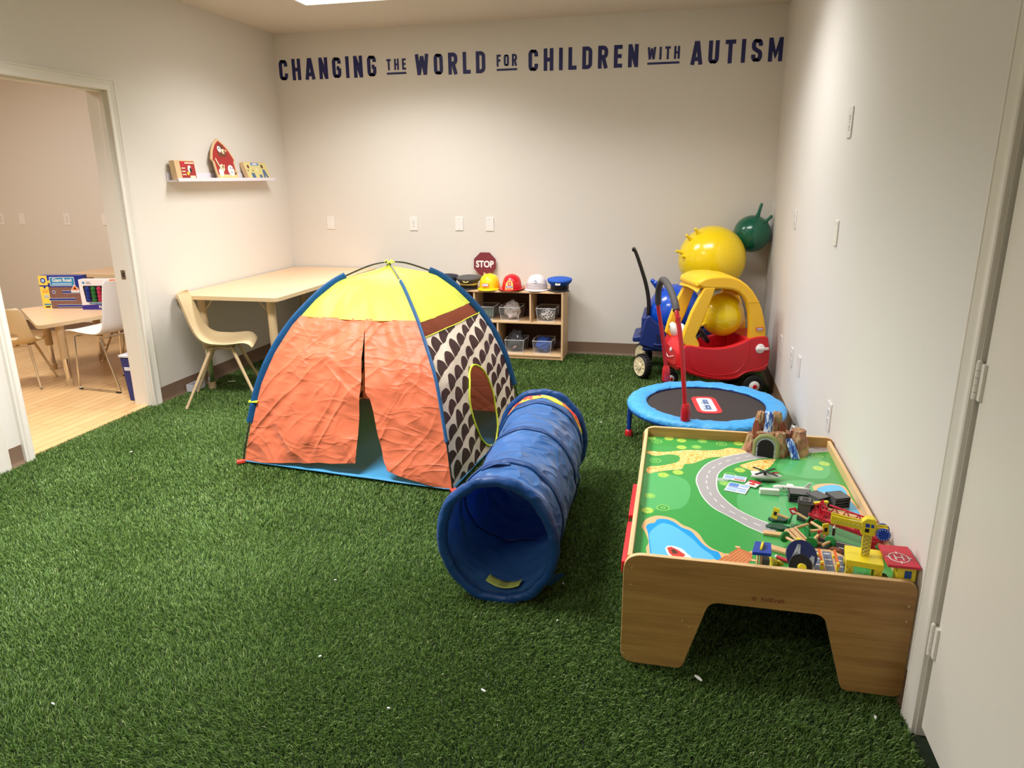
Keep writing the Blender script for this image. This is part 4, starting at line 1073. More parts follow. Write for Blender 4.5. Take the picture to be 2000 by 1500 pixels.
m = MB(); m.cyl((0, 0, 0), (0, .0, .05), .006, P_wd, 12); m.box(-.02, .02, -.01, .02, 0, .008, P_wd); obj('stand', m, sp_)
c_ = toy('toy_cone', 'yellow wooden cone lying beside the blue disc wheel', 'toy cone', .352, 2.095, rz=radians(20))
m = MB(); m.lathe([(.017, 0), (.015, .003), (.011, .02), (.007, .021), (.0075, .024), (.011, .025), (.009, .034), (.0, .048)][:-1]+[(.0005, .048)], P_y, 20, T(0, 0, .012)@RY(radians(105))@T(0, 0, -.024)); obj('cone_body', m, c_)
m = MB(); m.lathe([(.0085, .0205), (.0085, .0235)], P_dk, 20, T(0, 0, .012)@RY(radians(105))@T(0, 0, -.024)); obj('black_band', m, c_)
# helicopter
he = toy('toy_helicopter', 'white toy helicopter with black rotor lying on the play table', 'toy helicopter', .392, 2.775, rz=radians(8))
m = MB(); m.grid(lambda u, v: ((u-.5)*.118, (.017*sin(PI*min(.98, max(.04, u)))**.5)*cos(2*PI*v), .017+(.014*sin(PI*min(.98, max(.04, u)))**.5)*sin(2*PI*v)), 20, 16, P_w); obj('fuselage', m, he)
m = MB(); m.box(-.05, -.015, .012, .05, .012, .018, P_w); obj('tail_plate', m, he, bev=.002)
m = MB(); m.prism([(.02, -.004), (.05, .002), (.045, .008), (.02, .006)], .030, .032, P_r); obj('red_stripe', m, he)
m = MB()
for a in (35, -50): m.box(-.056, .056, -.0055, .0055, .040, .0425, P_dk, T(-.01, -.012, 0)@RZ(radians(a)))
m.cyl((-.01, -.012, .028), (-.01, -.012, .044), .006, P_dk, 12); rt = obj('rotor', m, he, bev=.0008)
m = MB(); m.cyl((-.01, -.012, .044), (-.01, -.012, .0455), .0025, P_lg, 8); obj('rotor_pin', m, rt)
m = MB(); m.box(-.045, .03, -.024, -.020, 0, .004, P_dk); obj('skid', m, he)
# white airliner
pl_ = toy('toy_plane', 'white toy airliner behind the grey toy blocks', 'toy plane', .470, 2.680, rz=radians(-2))
m = MB(); m.grid(lambda u, v: ((u-.5)*.13, .0095*min(1, 6*min(u+.03, 1.05-u))**.5*cos(2*PI*v), .014+.0095*min(1, 6*min(u+.03, 1.05-u))**.5*sin(2*PI*v)), 20, 14, P_w); fu = obj('fuselage', m, pl_)
m = MB(); m.prism([(.04, .018), (.064, .018), (.072, .042), (.062, .042)], -.0015, .0015, P_w, frame((0, 0, 0), (1, 0, 0), (0, 0, 1))); obj('tail_fin', m, pl_)
m = MB(); m.prism([(-.01, -.05), (.012, -.05), (.02, 0), (.012, .05), (-.01, .05), (-.012, 0)], .008, .011, P_w); obj('wings', m, pl_)
m = MB()
for k in range(9): m.box(-.03+k*.008, -.0265+k*.008, -.0104, -.0088, .0145, .0185, P_dk)
obj('cabin_windows', m, fu)
# white block, cards
b1 = toy('toy_block', 'white rounded toy block near the grey pieces on the play table', 'toy block', .388, 2.640, rz=radians(2))
m = MB(); m.prism(rpoly([(-.037, 0), (.037, 0), (.034, .012), (.037, .022), (-.037, .022), (-.034, .012)], .004), -.010, .010, P_w, frame((0, 0, 0), (1, 0, 0), (0, 0, 1))); obj('block_body', m, b1, bev=.002)
P_pb = paint('pale_blue', (168, 200, 236)); P_mb = paint('mid_blue', (90, 140, 214))
def card(x, y, w_, h_, rz, z, label, cols, name='toy_card'):
    t = toy(name, label, 'card', x, y, z, rz)
    m = MB(); m.box(-w_/2, w_/2, -h_/2, h_/2, 0, .004, P_w); o1 = obj('panel', m, t, bev=.0008)
    m = MB()
    for (a, b_, c, d, mt_) in cols: m.box(a*w_/2, b_*w_/2, c*h_/2, d*h_/2, .004, .0045, mt_)
    obj('print', m, t)
card(.272, 2.765, .088, .050, radians(-12), ZB, 'white and pale blue printed toy card, farther of the pair', [(-.9, .0, .1, .9, P_pb), (.1, .9, .2, .9, P_pb), (-.85, .85, -.2, 0, P_mb), (-.9, -.2, -.9, -.4, P_pb), (.0, .9, -.8, -.5, P_r)])
card(.275, 2.668, .080, .085, radians(-18), ZB, 'white and blue printed toy card nearest the camera', [(-.9, .0, .1, .85, P_mb), (.1, .9, .3, .85, P_pb), (-.85, .85, -.15, -.02, P_mb), (-.9, .1, -.9, -.3, P_pb), (.2, .9, -.8, -.3, P_pb)])
card(.337, 2.712, .045, .055, radians(-30), ZB+.0045, 'small red and white toy card leaning on the blue cards', [(-1, 1, .2, 1, P_r), (-.5, .5, -.6, -.1, P_r), (-.2, .2, -.1, .2, P_or)])
M_clear = mat('clear_plastic', (236, 240, 240), rough=.08, alpha=.28)
t = toy('clear_plastic_piece', 'small clear plastic piece left of the printed cards', 'plastic piece', .221, 2.742)
m = MB(); m.prism([(.022*(1+.2*cos(3*a))*cos(a), .016*(1+.2*sin(2*a))*sin(a)) for a in [2*PI*k/24 for k in range(24)]], 0, .003, M_clear); obj('piece', m, t)
# grey hollow buildings
def greyb(x, y, sx, sy, sz, rz, label, tilt=0, openside='y'):
    t = toy('toy_wagon_box', label, 'toy box', x, y, ZB, rz, 'grey hollow toy boxes')
    m = MB(); w_ = .003
    for a in ((-sx/2, sx/2, -sy/2, sy/2, sz-w_, sz), (-sx/2, sx/2, -sy/2, sy/2, 0, w_), (-sx/2, -sx/2+w_, -sy/2, sy/2, 0, sz), (sx/2-w_, sx/2, -sy/2, sy/2, 0, sz)): m.box(*a, P_gr)
    if openside == 'y': m.box(-sx/2, sx/2, sy/2-w_, sy/2, 0, sz, P_gr)
    else: m.box(-sx/2, sx/2, sy/2-w_, sy/2, 0, sz, P_gr); m.box(-sx/2, sx/2, -sy/2, -sy/2+w_, 0, sz, P_gr)
    obj('shell', m, t, bev=.0006)
    if openside == 'y':
        m = MB()
        for k in range(1, 4): m.box(-sx/2+w_, sx/2-w_, -sy/2+.004, -sy/2+.008, sz*k/4-.0012, sz*k/4+.0012, P_gr)
        obj('louvre', m, t)
        m = MB(); m.box(-sx/2+w_, sx/2-w_, -sy/2+.012, -sy/2+.014, w_, sz-w_, P_dk); obj('back_plate', m, t)
    else:
        m = MB(); m.box(-sx/4, sx/4, -sy/4, sy/4, sz-.0005, sz+.0006, P_dk); m2 = obj('opening', m, t)
        m = MB(); m.box(-sx/2-.003, sx/2+.003, -sy/2-.003, sy/2+.003, sz-.010, sz-.004, P_gr); obj('ledge', m, t)
    for s in (-1, 1):
        m = MB(); m.tube([(s*sx/2, -.006, sz*.4), (s*(sx/2+.010), 0, sz*.4), (s*sx/2, .006, sz*.4)], .0014, P_gr, 6); obj('coupling', m, t)
    return t
greyb(.490, 2.605, .078, .05, .036, radians(-3), 'grey hollow toy box nearest the white airliner')
greyb(.548, 2.585, .055, .06, .038, radians(38), 'grey hollow toy box with a gabled top in the middle of the grey pieces')
greyb(.617, 2.59, .062, .06, .042, radians(24), 'grey hollow toy box nearest the printed lake')
greyb(.532, 2.508, .072, .045, .040, radians(-10), 'grey hollow toy box with black wheels, front row of the grey pieces')
greyb(.482, 2.452, .042, .042, .075, radians(-14), 'tall grey toy tower with a square hole in its top', openside='z')
# dark green trees lying
for x, y, rz, lb in ((.398, 2.42, .2, 'flat dark green toy tree lying on the printed road, farther one'), (.385, 2.36, -.1, 'flat dark green toy tree lying on the printed road, nearer one')):
    t = toy('toy_tree', lb, 'toy tree', x, y, ZB+.001, rz, 'flat dark green toy trees')
    m = MB(); m.prism([(.036*(1+.10*cos(6*a+rz*9))*cos(a), .019*(1+.14*cos(5*a))*sin(a)) for a in [2*PI*k/48 for k in range(48)]], 0, .008, P_dg); obj('crown', m, t, bev=.001)
# round-based sign posts: green base disc + wooden stick + sign
def signpost(x, y, z, rz, tilt, ln, label, scol=None, shape='diamond', base=True):
    t = toy('toy_road_sign', label, 'toy sign', x, y, z, rz, 'toy road signs in the heap')
    B_ = T(0, 0, .012)@RY(radians(tilt))
    m = MB(); m.cyl((0, 0, .0), (0, 0, ln), .0048, P_wd, 12, M=B_); obj('post', m, t)
    if base:
        m = MB(); m.lathe([(.018, -.003), (.019, .0), (.017, .004), (.007, .006)], P_g, 24, B_); obj('base', m, t)
    if scol:
        s = .017; F = B_@T(0, 0, ln+.006)@RX(PI/2)
        if shape == 'diamond': pts = [(0, -s), (s, 0), (0, s), (-s, 0)]
        elif shape == 'tri': pts = [(-s, -s*.7), (s, -s*.7), (0, s)]
        else: pts = [(-s*1.2, -s*.6), (s*1.2, -s*.6), (s*1.2, s*.6), (-s*1.2, s*.6)]
        m = MB(); m.prism(pts, -.0025, .0025, scol, F); sg = obj('sign', m, t, bev=.0006)
        m = MB(); m.prism([(a*.35, b_*.5) for a, b_ in pts], .0025, .003, P_dk if scol is P_y else P_w, F); m.prism([(a*.35, b_*.5) for a, b_ in pts], -.003, -.0025, P_dk if scol is P_y else P_w, F); obj('symbol', m, sg)
signpost(.428, 2.39, ZB+.012, radians(160), 80, .045, 'yellow toy sign on a green base beside the flat trees', P_y, 'rect')
signpost(.488, 2.395, ZB+.012, radians(150), 74, .05, 'red diamond toy sign with a green base', P_r, 'diamond')
signpost(.515, 2.375, ZB+.010, radians(75), 80, .05, 'toy post with green base below the red bridge', None)
signpost(.392, 2.245, ZB+.016, radians(-60), 84, .06, 'toy post with upright green base beside the wooden ramp', P_y, 'rect')
signpost(.465, 2.285, ZB+.022, radians(15), 84, .055, 'toy post with green base in the middle of the heap', P_y, 'rect')
signpost(.470, 2.225, ZB+.016, radians(55), 78, .05, 'toy post with green base behind the blue disc', P_r, 'tri')
signpost(.530, 2.245, ZB+.014, radians(-130), 85, .045, 'toy post with dark green base beside the black road tile', None)
# loose sticks
def stick(x, y, z, rz, ln, r, label, tilt=0, mt_=None):
    t = toy('toy_stick', label, 'wooden stick', x, y, z, rz, 'loose wooden sticks in the heap')
    m = MB(); m.cyl((-ln/2, 0, 0), (ln/2, 0, ln*tilt), r, mt_ or P_wd, 10); obj('dowel', m, t, bev=.0006)
HS = 'loose plain wooden stick in the toy heap on the play table'
for i, (x, y, z, rz, ln) in enumerate([(.455, 2.33, .030, .7, .06), (.50, 2.30, .034, .35, .075), (.42, 2.29, .020, -.5, .05), (.505, 2.345, .03, -1.0, .05), (.485, 2.255, .018, 2.2, .045), (.445, 2.255, .014, .2, .05), (.527, 2.31, .02, 1.2, .05)]):
    stick(x, y, ZB+z, rz, ln, .005, HS)
stick(.495, 2.20, ZB+.01, .1, .07, .0055, HS)
# planks / track pieces
def plank(x, y, z, rz, l_, w_, label, grooves=True, tilt=0, h=.009, mt_=None):
    t = toy('toy_track', label, 'wooden track', x, y, z, rz, 'wooden track pieces')
    m = MB(); M_ = RY(tilt)
    m.box(-l_/2, l_/2, -w_/2, w_/2, 0, h, mt_ or P_wd, M_); o1 = obj('plank', m, t, bev=.001)
    if grooves:
        m = MB()
        for s in (-1, 1): m.box(-l_/2+.004, l_/2-.004, s*w_*.26-.0018, s*w_*.26+.0018, h-.0002, h+.0003, M_brand, M_)
        obj('groove', m, o1) if False else obj('grooves', m, t)
    m = MB(); m.cyl((l_/2+.006, 0, .001), (l_/2+.006, 0, h-.001), .005, mt_ or P_wd, 12, M=M_); m.box(l_/2-.001, l_/2+.004, -.002, .002, .001, h-.001, mt_ or P_wd, M_); obj('peg', m, t)
plank(.375, 2.305, ZB, radians(-6), .085, .024, 'plain wooden track piece lying left of the toy heap', False)
plank(.385, 2.190, ZB, radians(-24), .115, .028, 'wooden track piece between the blue roof stand and the blue disc', False)
plank(.435, 2.262, ZB+.022, radians(-62), .085, .042, 'slatted wooden ramp tilted on the toy heap', True, .18, .006)
plank(.622, 2.505, ZB, radians(-20), .13, .04, 'curved pale track piece at the foot of the printed lake', True)
plank(.640, 2.455, ZB+.001, radians(-38), .10, .035, 'pale track piece between the red bridge and the table rail', True)
M_asph = paint('asphalt', (40, 36, 40)); M_bluegrey = paint('road_grey', (112, 122, 148))
t = toy('toy_road_tile', 'black toy road tile with white dashes behind the yellow crane', 'toy road', .575, 2.225, ZB+.004, radians(-22))
m = MB(); m.box(-.09, .09, -.042, .042, 0, .010, M_asph); obj('tile', m, t, bev=.001)
m = MB()
for k in range(6): m.box(-.08+k*.028, -.064+k*.028, -.002, .002, .010, .0105, P_w)
m.box(-.088, .088, .034, .036, .010, .0105, P_w); obj('dashes', m, t)
for i, (x, lb) in enumerate(((.467, 'pale wooden road tile with grey lane, left of the row by the near panel'), (.500, 'pale wooden road tile with grey lane, middle of the row by the near panel'), (.532, 'curved pale wooden road tile with grey lane beside the crane'))):
    t = toy('toy_road_tile', lb, 'toy road', x, 2.112, ZB+.02, 0, 'grey lane road tiles'); t['group'] = 'grey lane road tiles'
    Mx = RX(radians(14))
    m = MB(); m.prism(rpoly([(-.016, -.06), (.016, -.06), (.016, .055 if i < 2 else .035), (-.016, .055)], .003), -.004, .006, P_wd, Mx); obj('tile', m, t, bev=.001)
    m = MB(); m.box(-.0125, .0125, -.052, .045 if i < 2 else .03, .006, .0064, M_bluegrey, Mx); obj('lane', m, t)
    m = MB()
    for k in range(3 if i == 2 else 4): m.box(-.009, .009, -.045+k*.026, -.041+k*.026, .0064, .0068, P_w, Mx)
    obj('lane_marks', m, t)
for x, y, lb in ((.473, 2.098, 'orange and yellow toy barrier, left one by the near panel'), (.518, 2.098, 'orange and yellow toy barrier, right one beside the crane')):
    t = toy('toy_barrier', lb, 'toy barrier', x, y, ZB+.02, 0, 'toy crossing barriers')
    m = MB(); m.box(-.004, .004, -.03, -.022, 0, .016, P_y); m.cyl((0, -.026, .016), (0, -.026, .026), .005, P_y, 12); m.box(-.004, .004, .03, .038, 0, .018, P_y); obj('base', m, t, bev=.001)
    m = MB(); m.box(-.0035, .0035, -.03, .042, .024, .028, P_or, T(0, 0, 0)@RX(radians(12))); obj('arm', m, t)
# red truss bridge
br = toy('toy_bridge', 'red wooden truss bridge lying across the toy heap toward the right rail', 'toy bridge', .598, 2.335, ZB+.036, radians(-38))
m = MB(); m.box(-.125, .125, -.024, .024, .0, .008, P_drr)
for k in range(12): m.box(-.12+k*.021, -.117+k*.021, -.022, .022, .008, .010, P_r)
obj('deck', m, br, bev=.0008)
for s in (-1, 1):
    m = MB(); m.tube([(-.125, s*.024, .012), (.125, s*.024, .012)], .0035, P_r, 6); m.tube([(-.08, s*.026, .045), (.08, s*.026, .045)], .0035, P_r, 6)
    for k in range(6):
        x = -.12+k*.04; m.tube([(x, s*.024, .01), (x+.02, s*.026, .045), (x+.04, s*.024, .01)], .0028, P_r, 6)
    obj('side_truss', m, br)
for x, y, z, rz, lb in ((.530, 2.415, .0, 1.9, 'red toy bridge tower standing over the heap beside the grey boxes'), (.648, 2.225, .0, .3, 'red toy bridge tower behind the crane wheels')):
    t = toy('toy_bridge_tower', lb, 'toy bridge', x, y, ZB+z*.3, rz, 'red toy bridge towers')
    m = MB()
    m.tube([(0, 0, 0), (0, 0, .05)], .006, P_r, 8)
    for a in range(5):
        an = -1.2+a*.6; m.tube([(0, 0, .030), (.034*sin(an), .008*(-1)**a, .030+.050*cos(an)*.8+.012)], .004, P_r, 6)
    for a in (-.9, .9): m.tube([(0, 0, .035), (.034*a, 0, .0)], .004, P_r, 6)
    m.tube([(-.036, 0, .05), (.0, .0, .092), (.036, 0, .05)], .0035, P_r, 6)
    obj('tower_frame', m, t)
t = toy('toy_block', 'dark red toy house block behind the red diamond sign', 'toy block', .515, 2.425, ZB, .4)
m = MB(); m.prism([(-.02, 0), (.02, 0), (.02, .03), (0, .048), (-.02, .03)], -.016, .016, P_r, frame((0, 0, 0), (1, 0, 0), (0, 0, 1))); obj('block_body', m, t, bev=.001)
t = toy('toy_gate', 'yellow wooden toy gate frame standing above the heap', 'toy gate', .533, 2.455, ZB, radians(25))
m = MB(); m.box(-.024, -.018, -.005, .005, 0, .062, P_wd); m.box(.018, .024, -.005, .005, 0, .062, P_wd); m.box(-.028, .028, -.006, .006, .062, .069, P_y); obj('frame', m, t, bev=.001)
t = toy('toy_figure', 'red and white toy piece lying left of the blue disc', 'toy piece', .372, 2.135, ZB+.007, radians(-35))
m = MB(); m.cyl((-.018, 0, 0), (.018, 0, 0), .0065, P_r, 12); obj('body', m, t)
m = MB(); m.ball((-.02, 0, .0), .006, P_w, 10, 6); obj('head', m, t)
t = toy('toy_car', 'small brown toy car beside the black road tile', 'toy car', .538, 2.205, ZB, radians(-30))
m = MB(); m.prism(rpoly([(-.022, .006), (.022, .006), (.022, .016), (.012, .024), (-.012, .024), (-.022, .016)], .003), -.010, .010, paint('brown', (120, 66, 42)), frame((0, 0, 0), (1, 0, 0), (0, 0, 1))); obj('body', m, t, bev=.001)
for sx in (-1, 1):
    for sy in (-1, 1): m = MB(); m.cyl((sx*.013, sy*.009, .006), (sx*.013, sy*.013, .006), .006, P_dk, 12); obj('wheel', m, t)
# ================================================================= TRAMPOLINE
M_padblue = fabric('pad_vinyl', (66, 160, 226), .55, .42, 16, .05, 0)
M_navytrim = mat('navy_trim', (22, 40, 130), rough=.5)
M_mat = mat('jump_mat', (48, 42, 42), rough=.75, bump=(500, .3, .001))
M_redm = mat('red_metal', (196, 34, 44), rough=.25, spec=.6)
M_bluem = mat('blue_metal', (24, 58, 150), rough=.3)
M_foam = mat('grey_foam', (66, 62, 62), rough=.7)
tc_ = (.21, 4.165)
tr = thing('toddler_trampoline', 'round mini trampoline with light blue pad and red grab bar behind the play table', 'trampoline', (tc_[0], tc_[1], 0))
def padp(u, v):
    a = 2*PI*u
    prof = [(.338, .2165), (.350, .226), (.39, .232), (.425, .230), (.446, .220), (.452, .205), (.448, .186)]
    s = v*(len(prof)-1); i = min(int(s), len(prof)-2); t = s-i
    r = prof[i][0]*(1-t)+prof[i+1][0]*t; z = prof[i][1]*(1-t)+prof[i+1][1]*t
    d = .006*noise.noise(Vector((cos(a)*9, sin(a)*9, v*3)))+.003*noise.noise(Vector((cos(a)*25, sin(a)*25, v*3)))
    return (r*cos(a)*(1+d*.5), r*sin(a)*(1+d*.5), z+d*(1-v*.3))
m = MB(); m.grid(padp, 120, 14, M_padblue, closeu=True); obj('safety_pad', m, tr, smooth=180, solid=.003)
m = MB(); m.tube([(.341*cos(2*PI*k/72), .341*sin(2*PI*k/72), .214) for k in range(73)], .0045, M_navytrim, 8, caps=False); obj('trim_ring', m, tr)
m = MB(); m.lathe([(.0005, .203), (.2, .204), (.345, .209)], M_mat, 64, cap0=False, cap1=False); jm = obj('jump_mat', m, tr, smooth=180)
M_lr = mat('logo_red', (214, 58, 66), rough=.45); M_lw = mat('logo_white', (232, 234, 236), rough=.45); M_lb = mat('logo_blue', (36, 86, 150), rough=.5)
F = T(.007, .005, .2055)@RZ(radians(97))
m = MB(); m.prism(rpoly([(-.163, -.072), (.163, -.072), (.163, .072), (-.163, .072)], .06, 8), 0, .0012, M_lr, F)
m.prism(rpoly([(-.128, -.045), (.128, -.045), (.128, .045), (-.128, .045)], .03, 6), .0012, .002, M_lw, F)
m.text('little tikes', .062, M_lb, F@T(0, .002, .0026), .0008, .0012, .80)
obj('mat_logo', m, jm, smooth=0)
m = MB(); m.tube([(.44*cos(2*PI*k/72), .44*sin(2*PI*k/72), .196) for k in range(73)], .013, M_bluem, 10, caps=False); obj('frame_ring', m, tr)
for a in (185, 245, 305, 5, 65, 125):
    c, s = cos(radians(a)), sin(radians(a)); m = MB(); m.cyl((.436*c, .436*s, .0), (.436*c, .436*s, .19), .0135, M_bluem, 14); lg = obj('leg', m, tr)
    m = MB(); m.lathe([(.024, 0), (.024, .022), (.019, .034), (.0165, .036)], M_redm, 18, T(.436*c, .436*s, .002)); f_ = obj('foot_cap', m, lg)
HP = [(.092, 3.78, .20), (.0905, 3.78, .26), (.082, 3.785, .36), (.071, 3.79, .461), (.059, 3.80, .57), (.039, 3.82, .704), (.018, 3.85, .802), (.004, 3.90, .853), (-.021, 4.0, .901), (-.052, 4.15, .927), (-.072, 4.29, .918), (-.085, 4.40, .882), (-.097, 4.48, .818), (-.093, 4.52, .715), (-.069, 4.55, .58), (-.047, 4.57, .444), (-.031, 4.58, .324), (-.026, 4.58, .20)]
hb = [Vector((x-tc_[0], y-tc_[1], z)) for x, y, z in HP]
sm = smoothpts(hb, 5)
m = MB(); m.tube(sm, .0125, M_redm, 14); bar = obj('grab_bar', m, tr)
fo = [p for i, p in enumerate(sm) if 31 <= i <= 64]
m = MB(); m.tube(fo, .019, M_foam, 16); obj('foam_grip', m, bar)
for p in (sm[0], sm[-1]):
    zb = .225
    m = MB(); m.lathe([(.024, 0), (.026, .01), (.026, .055), (.0235, .085), (.0215, .09), (.019, .10), (.013, .102)], M_redm, 20, T(p.x, p.y, zb)); obj('socket', m, tr)
m = MB(); m.lathe([(.0145, 0), (.0145, .03)], M_redm, 16, T(sm[28].x, sm[28].y, sm[28].z-.012)); obj('joint_collar', m, bar)
# crumpled bag by the wall
t = thing('crumpled_bag', 'small crumpled white and black bag on the turf between trampoline and right wall', 'bag', (.672, 3.92, 0))
M_bagw = fabric('bag_white', (214, 208, 202), 2, .5, 20, 0, 0)
def bagf(u, v):
    a = 2*PI*u; r = (.038+.012*noise.noise(Vector((cos(a)*3, sin(a)*3, v*4))))*(1-.65*v**2)
    return (r*cos(a)*.9, r*sin(a)*1.6, .20*v)
m = MB(); m.grid(bagf, 30, 16, M_bagw, closeu=True); m.lathe([(.001, 0), (.03, .001)], M_bagw, 12); bg = obj('bag_body', m, t, smooth=50)
m = MB(); m.tube([(-.03, -.03, .0), (-.038, -.045, .08), (-.02, -.035, .15)], [.012, .014, .008], P_dk, 8); m2 = obj('black_strap', m, t)

# ================================================================= RIDE-ON CAR
M_carr = mat('car_red', (206, 28, 40), rough=.3, spec=.5, bump=(150, .05, .001)); M_cary = mat('car_yellow', (244, 190, 38), rough=.35, spec=.5, bump=(150, .05, .001))
M_tire = mat('black_rubber', (20, 19, 20), rough=.6); M_cream = mat('cream_plastic', (222, 210, 174), rough=.45); M_cw = mat('gloss_white', (238, 236, 234), rough=.25)
car = thing('toy_car', 'red ride-on toy car with yellow roof and a yellow ball inside', 'ride-on car', (.045, 4.871, 0), radians(20))
FY = frame((0, 0, 0), (1, 0, 0), (0, 0, 1))      # prism plane x-z, extrudes toward -y
CW = .39
side = [(.03, .235), (.045, .215), (.076, .20), (.144, .172), (.22, .148), (.30, .136), (.38, .132), (.45, .145), (.485, .175), (.53, .185), (.60, .185), (.645, .20), (.661, .26), (.661, .33), (.64, .425), (.615, .437), (.56, .435), (.51, .425), (.46, .400), (.40, .380), (.33, .366), (.26, .364), (.20, .370), (.144, .380), (.09, .392), (.05, .396), (.036, .365), (.028, .30)]
m = MB()
for w0 in (0, CW-.045):
    m.prism(side, 0, .045, M_carr, frame((0, w0+.045, 0), (1, 0, 0), (0, 0, 1)))
# hood and nose: superellipse loft
def nose(u, v):
    # v along length -0.055 .. .15 ; u around
    x = .004+.15*v-.0+.035*(max(0, cos(2*PI*u)))*(1-v); k = min(1, (v+.02)/.16)**.5; a = 2*PI*u
    hw = (CW/2-.004)*(.70+.30*k); zt = .19+(.430-.19)*(.62+.38*min(1, (v+.02)/.55)**.6)+.0*v; zb = .265-.07*k
    c, s = cos(a), sin(a); e = .55
    y = CW/2+hw*math.copysign(abs(c)**e, c); z = (zt+zb)/2+(zt-zb)/2*math.copysign(abs(s)**e, s)
    return (x, y, z)
m.grid(nose, 40, 14, M_carr, closeu=True)
fr_ = [nose(k/40, 0) for k in range(40)]; m.add(fr_, [tuple(range(39, -1, -1))], M_carr)
bk_ = [nose(k/40, 1) for k in range(40)]; m.add(bk_, [tuple(range(40))], M_carr)
m.box(.49, .655, .03, CW-.03, .20, .425, M_carr); m.box(.10, .52, .03, CW-.03, .175, .205, M_carr)
bd = obj('body', m, car, bev=.014, seg=3, smooth=40)
m = MB(); door = smoothpts([(.072, -.002, .375), (.078, -.002, .30), (.11, -.002, .24), (.20, -.002, .19), (.31, -.002, .175), (.42, -.002, .19), (.48, -.002, .25), (.505, -.002, .33), (.510, -.002, .41)], 5)
m.tube([Vector((p.x, .0005, p.z)) for p in door], .0035, M_carr, 6); obj('door_line', m, bd)
m = MB(); m.tube([Vector((p.x, .002, p.z)) for p in smoothpts([(-.0, 0, .25), (.05, 0, .232), (.14, 0, .19), (.30, 0, .154), (.42, 0, .152), (.50, 0, .19), (.60, 0, .21), (.655, 0, .24)], 4)], .006, M_carr, 6); obj('lower_trim', m, bd)
# roof
arch_o = [(.118, .800), (.128, .825), (.165, .845), (.21, .855), (.28, .858), (.35, .852), (.41, .83), (.46, .797), (.505, .755), (.545, .70), (.58, .635), (.605, .56), (.625, .48), (.632, .415), (.508, .400), (.505, .50), (.492, .60), (.470, .67), (.445, .71), (.405, .745), (.36, .762), (.30, .770), (.22, .772), (.15, .778)]
m = MB()
m.prism(arch_o, 0, .05, M_cary, frame((0, .062, 0), (1, 0, 0), (0, 0, 1)))
m.prism([(a-(.062 if (a < .515 and b_ < .68) else .03 if 18 < i < 21 else 0), b_) for i, (a, b_) in enumerate(arch_o)], 0, .05, M_cary, frame((0, CW-.012, 0), (1, 0, 0), (0, 0, 1)))
top = [(.118, .80), (.135, .828), (.165, .845), (.21, .855), (.28, .858), (.35, .852), (.41, .83), (.46, .797), (.505, .755), (.53, .72)]
vs = []; 
def slab(u, v):
    s = v*(len(top)-1); i = min(int(s), len(top)-2); t_ = s-i
    x = top[i][0]*(1-t_)+top[i+1][0]*t_; z = top[i][1]*(1-t_)+top[i+1][1]*t_
    return (x, .02+(CW-.04)*u, z-.004+.012*sin(PI*u))
m.grid(slab, 10, 18, M_cary); m.grid(lambda u, v: tuple(Vector(slab(1-u, v))-Vector((0, 0, .045))), 10, 18, M_cary)
m.box(.118, .16, .03, CW-.03, .778, .82, M_cary)
rf = obj('roof', m, car, bev=.015, seg=3, smooth=45)
m = MB(); m.box(.476, .560, .0095, .0125, .676, .680, M_cary) ; obj('roof_seam', m, rf)
for w0 in (.012, CW-.052):
    m = MB(); m.prism([(.165, .785), (.245, .785), (.205, .66), (.165, .54), (.125, .45), (.150, .405), (.158, .380), (.135, .365), (.06, .385), (.025, .415), (.045, .50), (.085, .62)], 0, .04, M_cary, frame((0, w0+.04, 0), (1, 0, 0), (0, 0, 1))); obj('windshield_pillar', m, car, bev=.010, seg=3, smooth=45)
Fl = frame((.575, .0085, .487), (1, 0, 0), (0, 0, 1))
m = MB(); m.prism(rpoly([(-.027, -.013), (.027, -.013), (.027, .013), (-.027, .013)], .011), 0, .002, M_lr, Fl); m.prism(rpoly([(-.021, -.008), (.021, -.008), (.021, .008), (-.021, .008)], .007), .002, .003, M_lw, Fl)
m.text('little tikes', .0105, M_lb, Fl@T(0, 0, .0034), .0004, .0003, .85); obj('logo_badge', m, rf, smooth=0)
m = MB(); Fg = frame((.585, .0, .353), (1, 0, 0), (0, 0, 1)); m.lathe([(.034, 0), (.033, .006), (.026, .012), (.010, .014), (.0005, .0142)], M_cw, 28, Fg); m.box(-.028, .055, -.009, .009, .010, .021, M_cw, Fg); obj('fuel_cap', m, car, bev=.003)
for x, y, r, nm in ((.565, -.004, .082, 'rear'), (.565, CW-.048, .082, 'rear'), (.085, -.0, .062, 'front'), (.085, CW-.045, .062, 'front')):
    m = MB(); C0 = frame((x, y+.05, r), (1, 0, 0), (0, 0, 1))
    m.lathe([(r*.72, -.004), (r*.94, .0), (r, .010), (r, .036), (r*.93, .047), (r*.70, .050), (r*.62, .046), (.001, .046)], M_tire, 36, C0); wl = obj('wheel', m, car)
    m = MB(); m.lathe([(r*.46, .045), (r*.46, .054), (r*.34, .060), (.0005, .060)], M_cw, 24, C0); hc = obj('hub_cap', m, wl)
    m = MB(); m.lathe([(r*.20, .060), (r*.18, .064), (.0005, .065)], M_carr, 16, C0); obj('hub_center', m, hc)
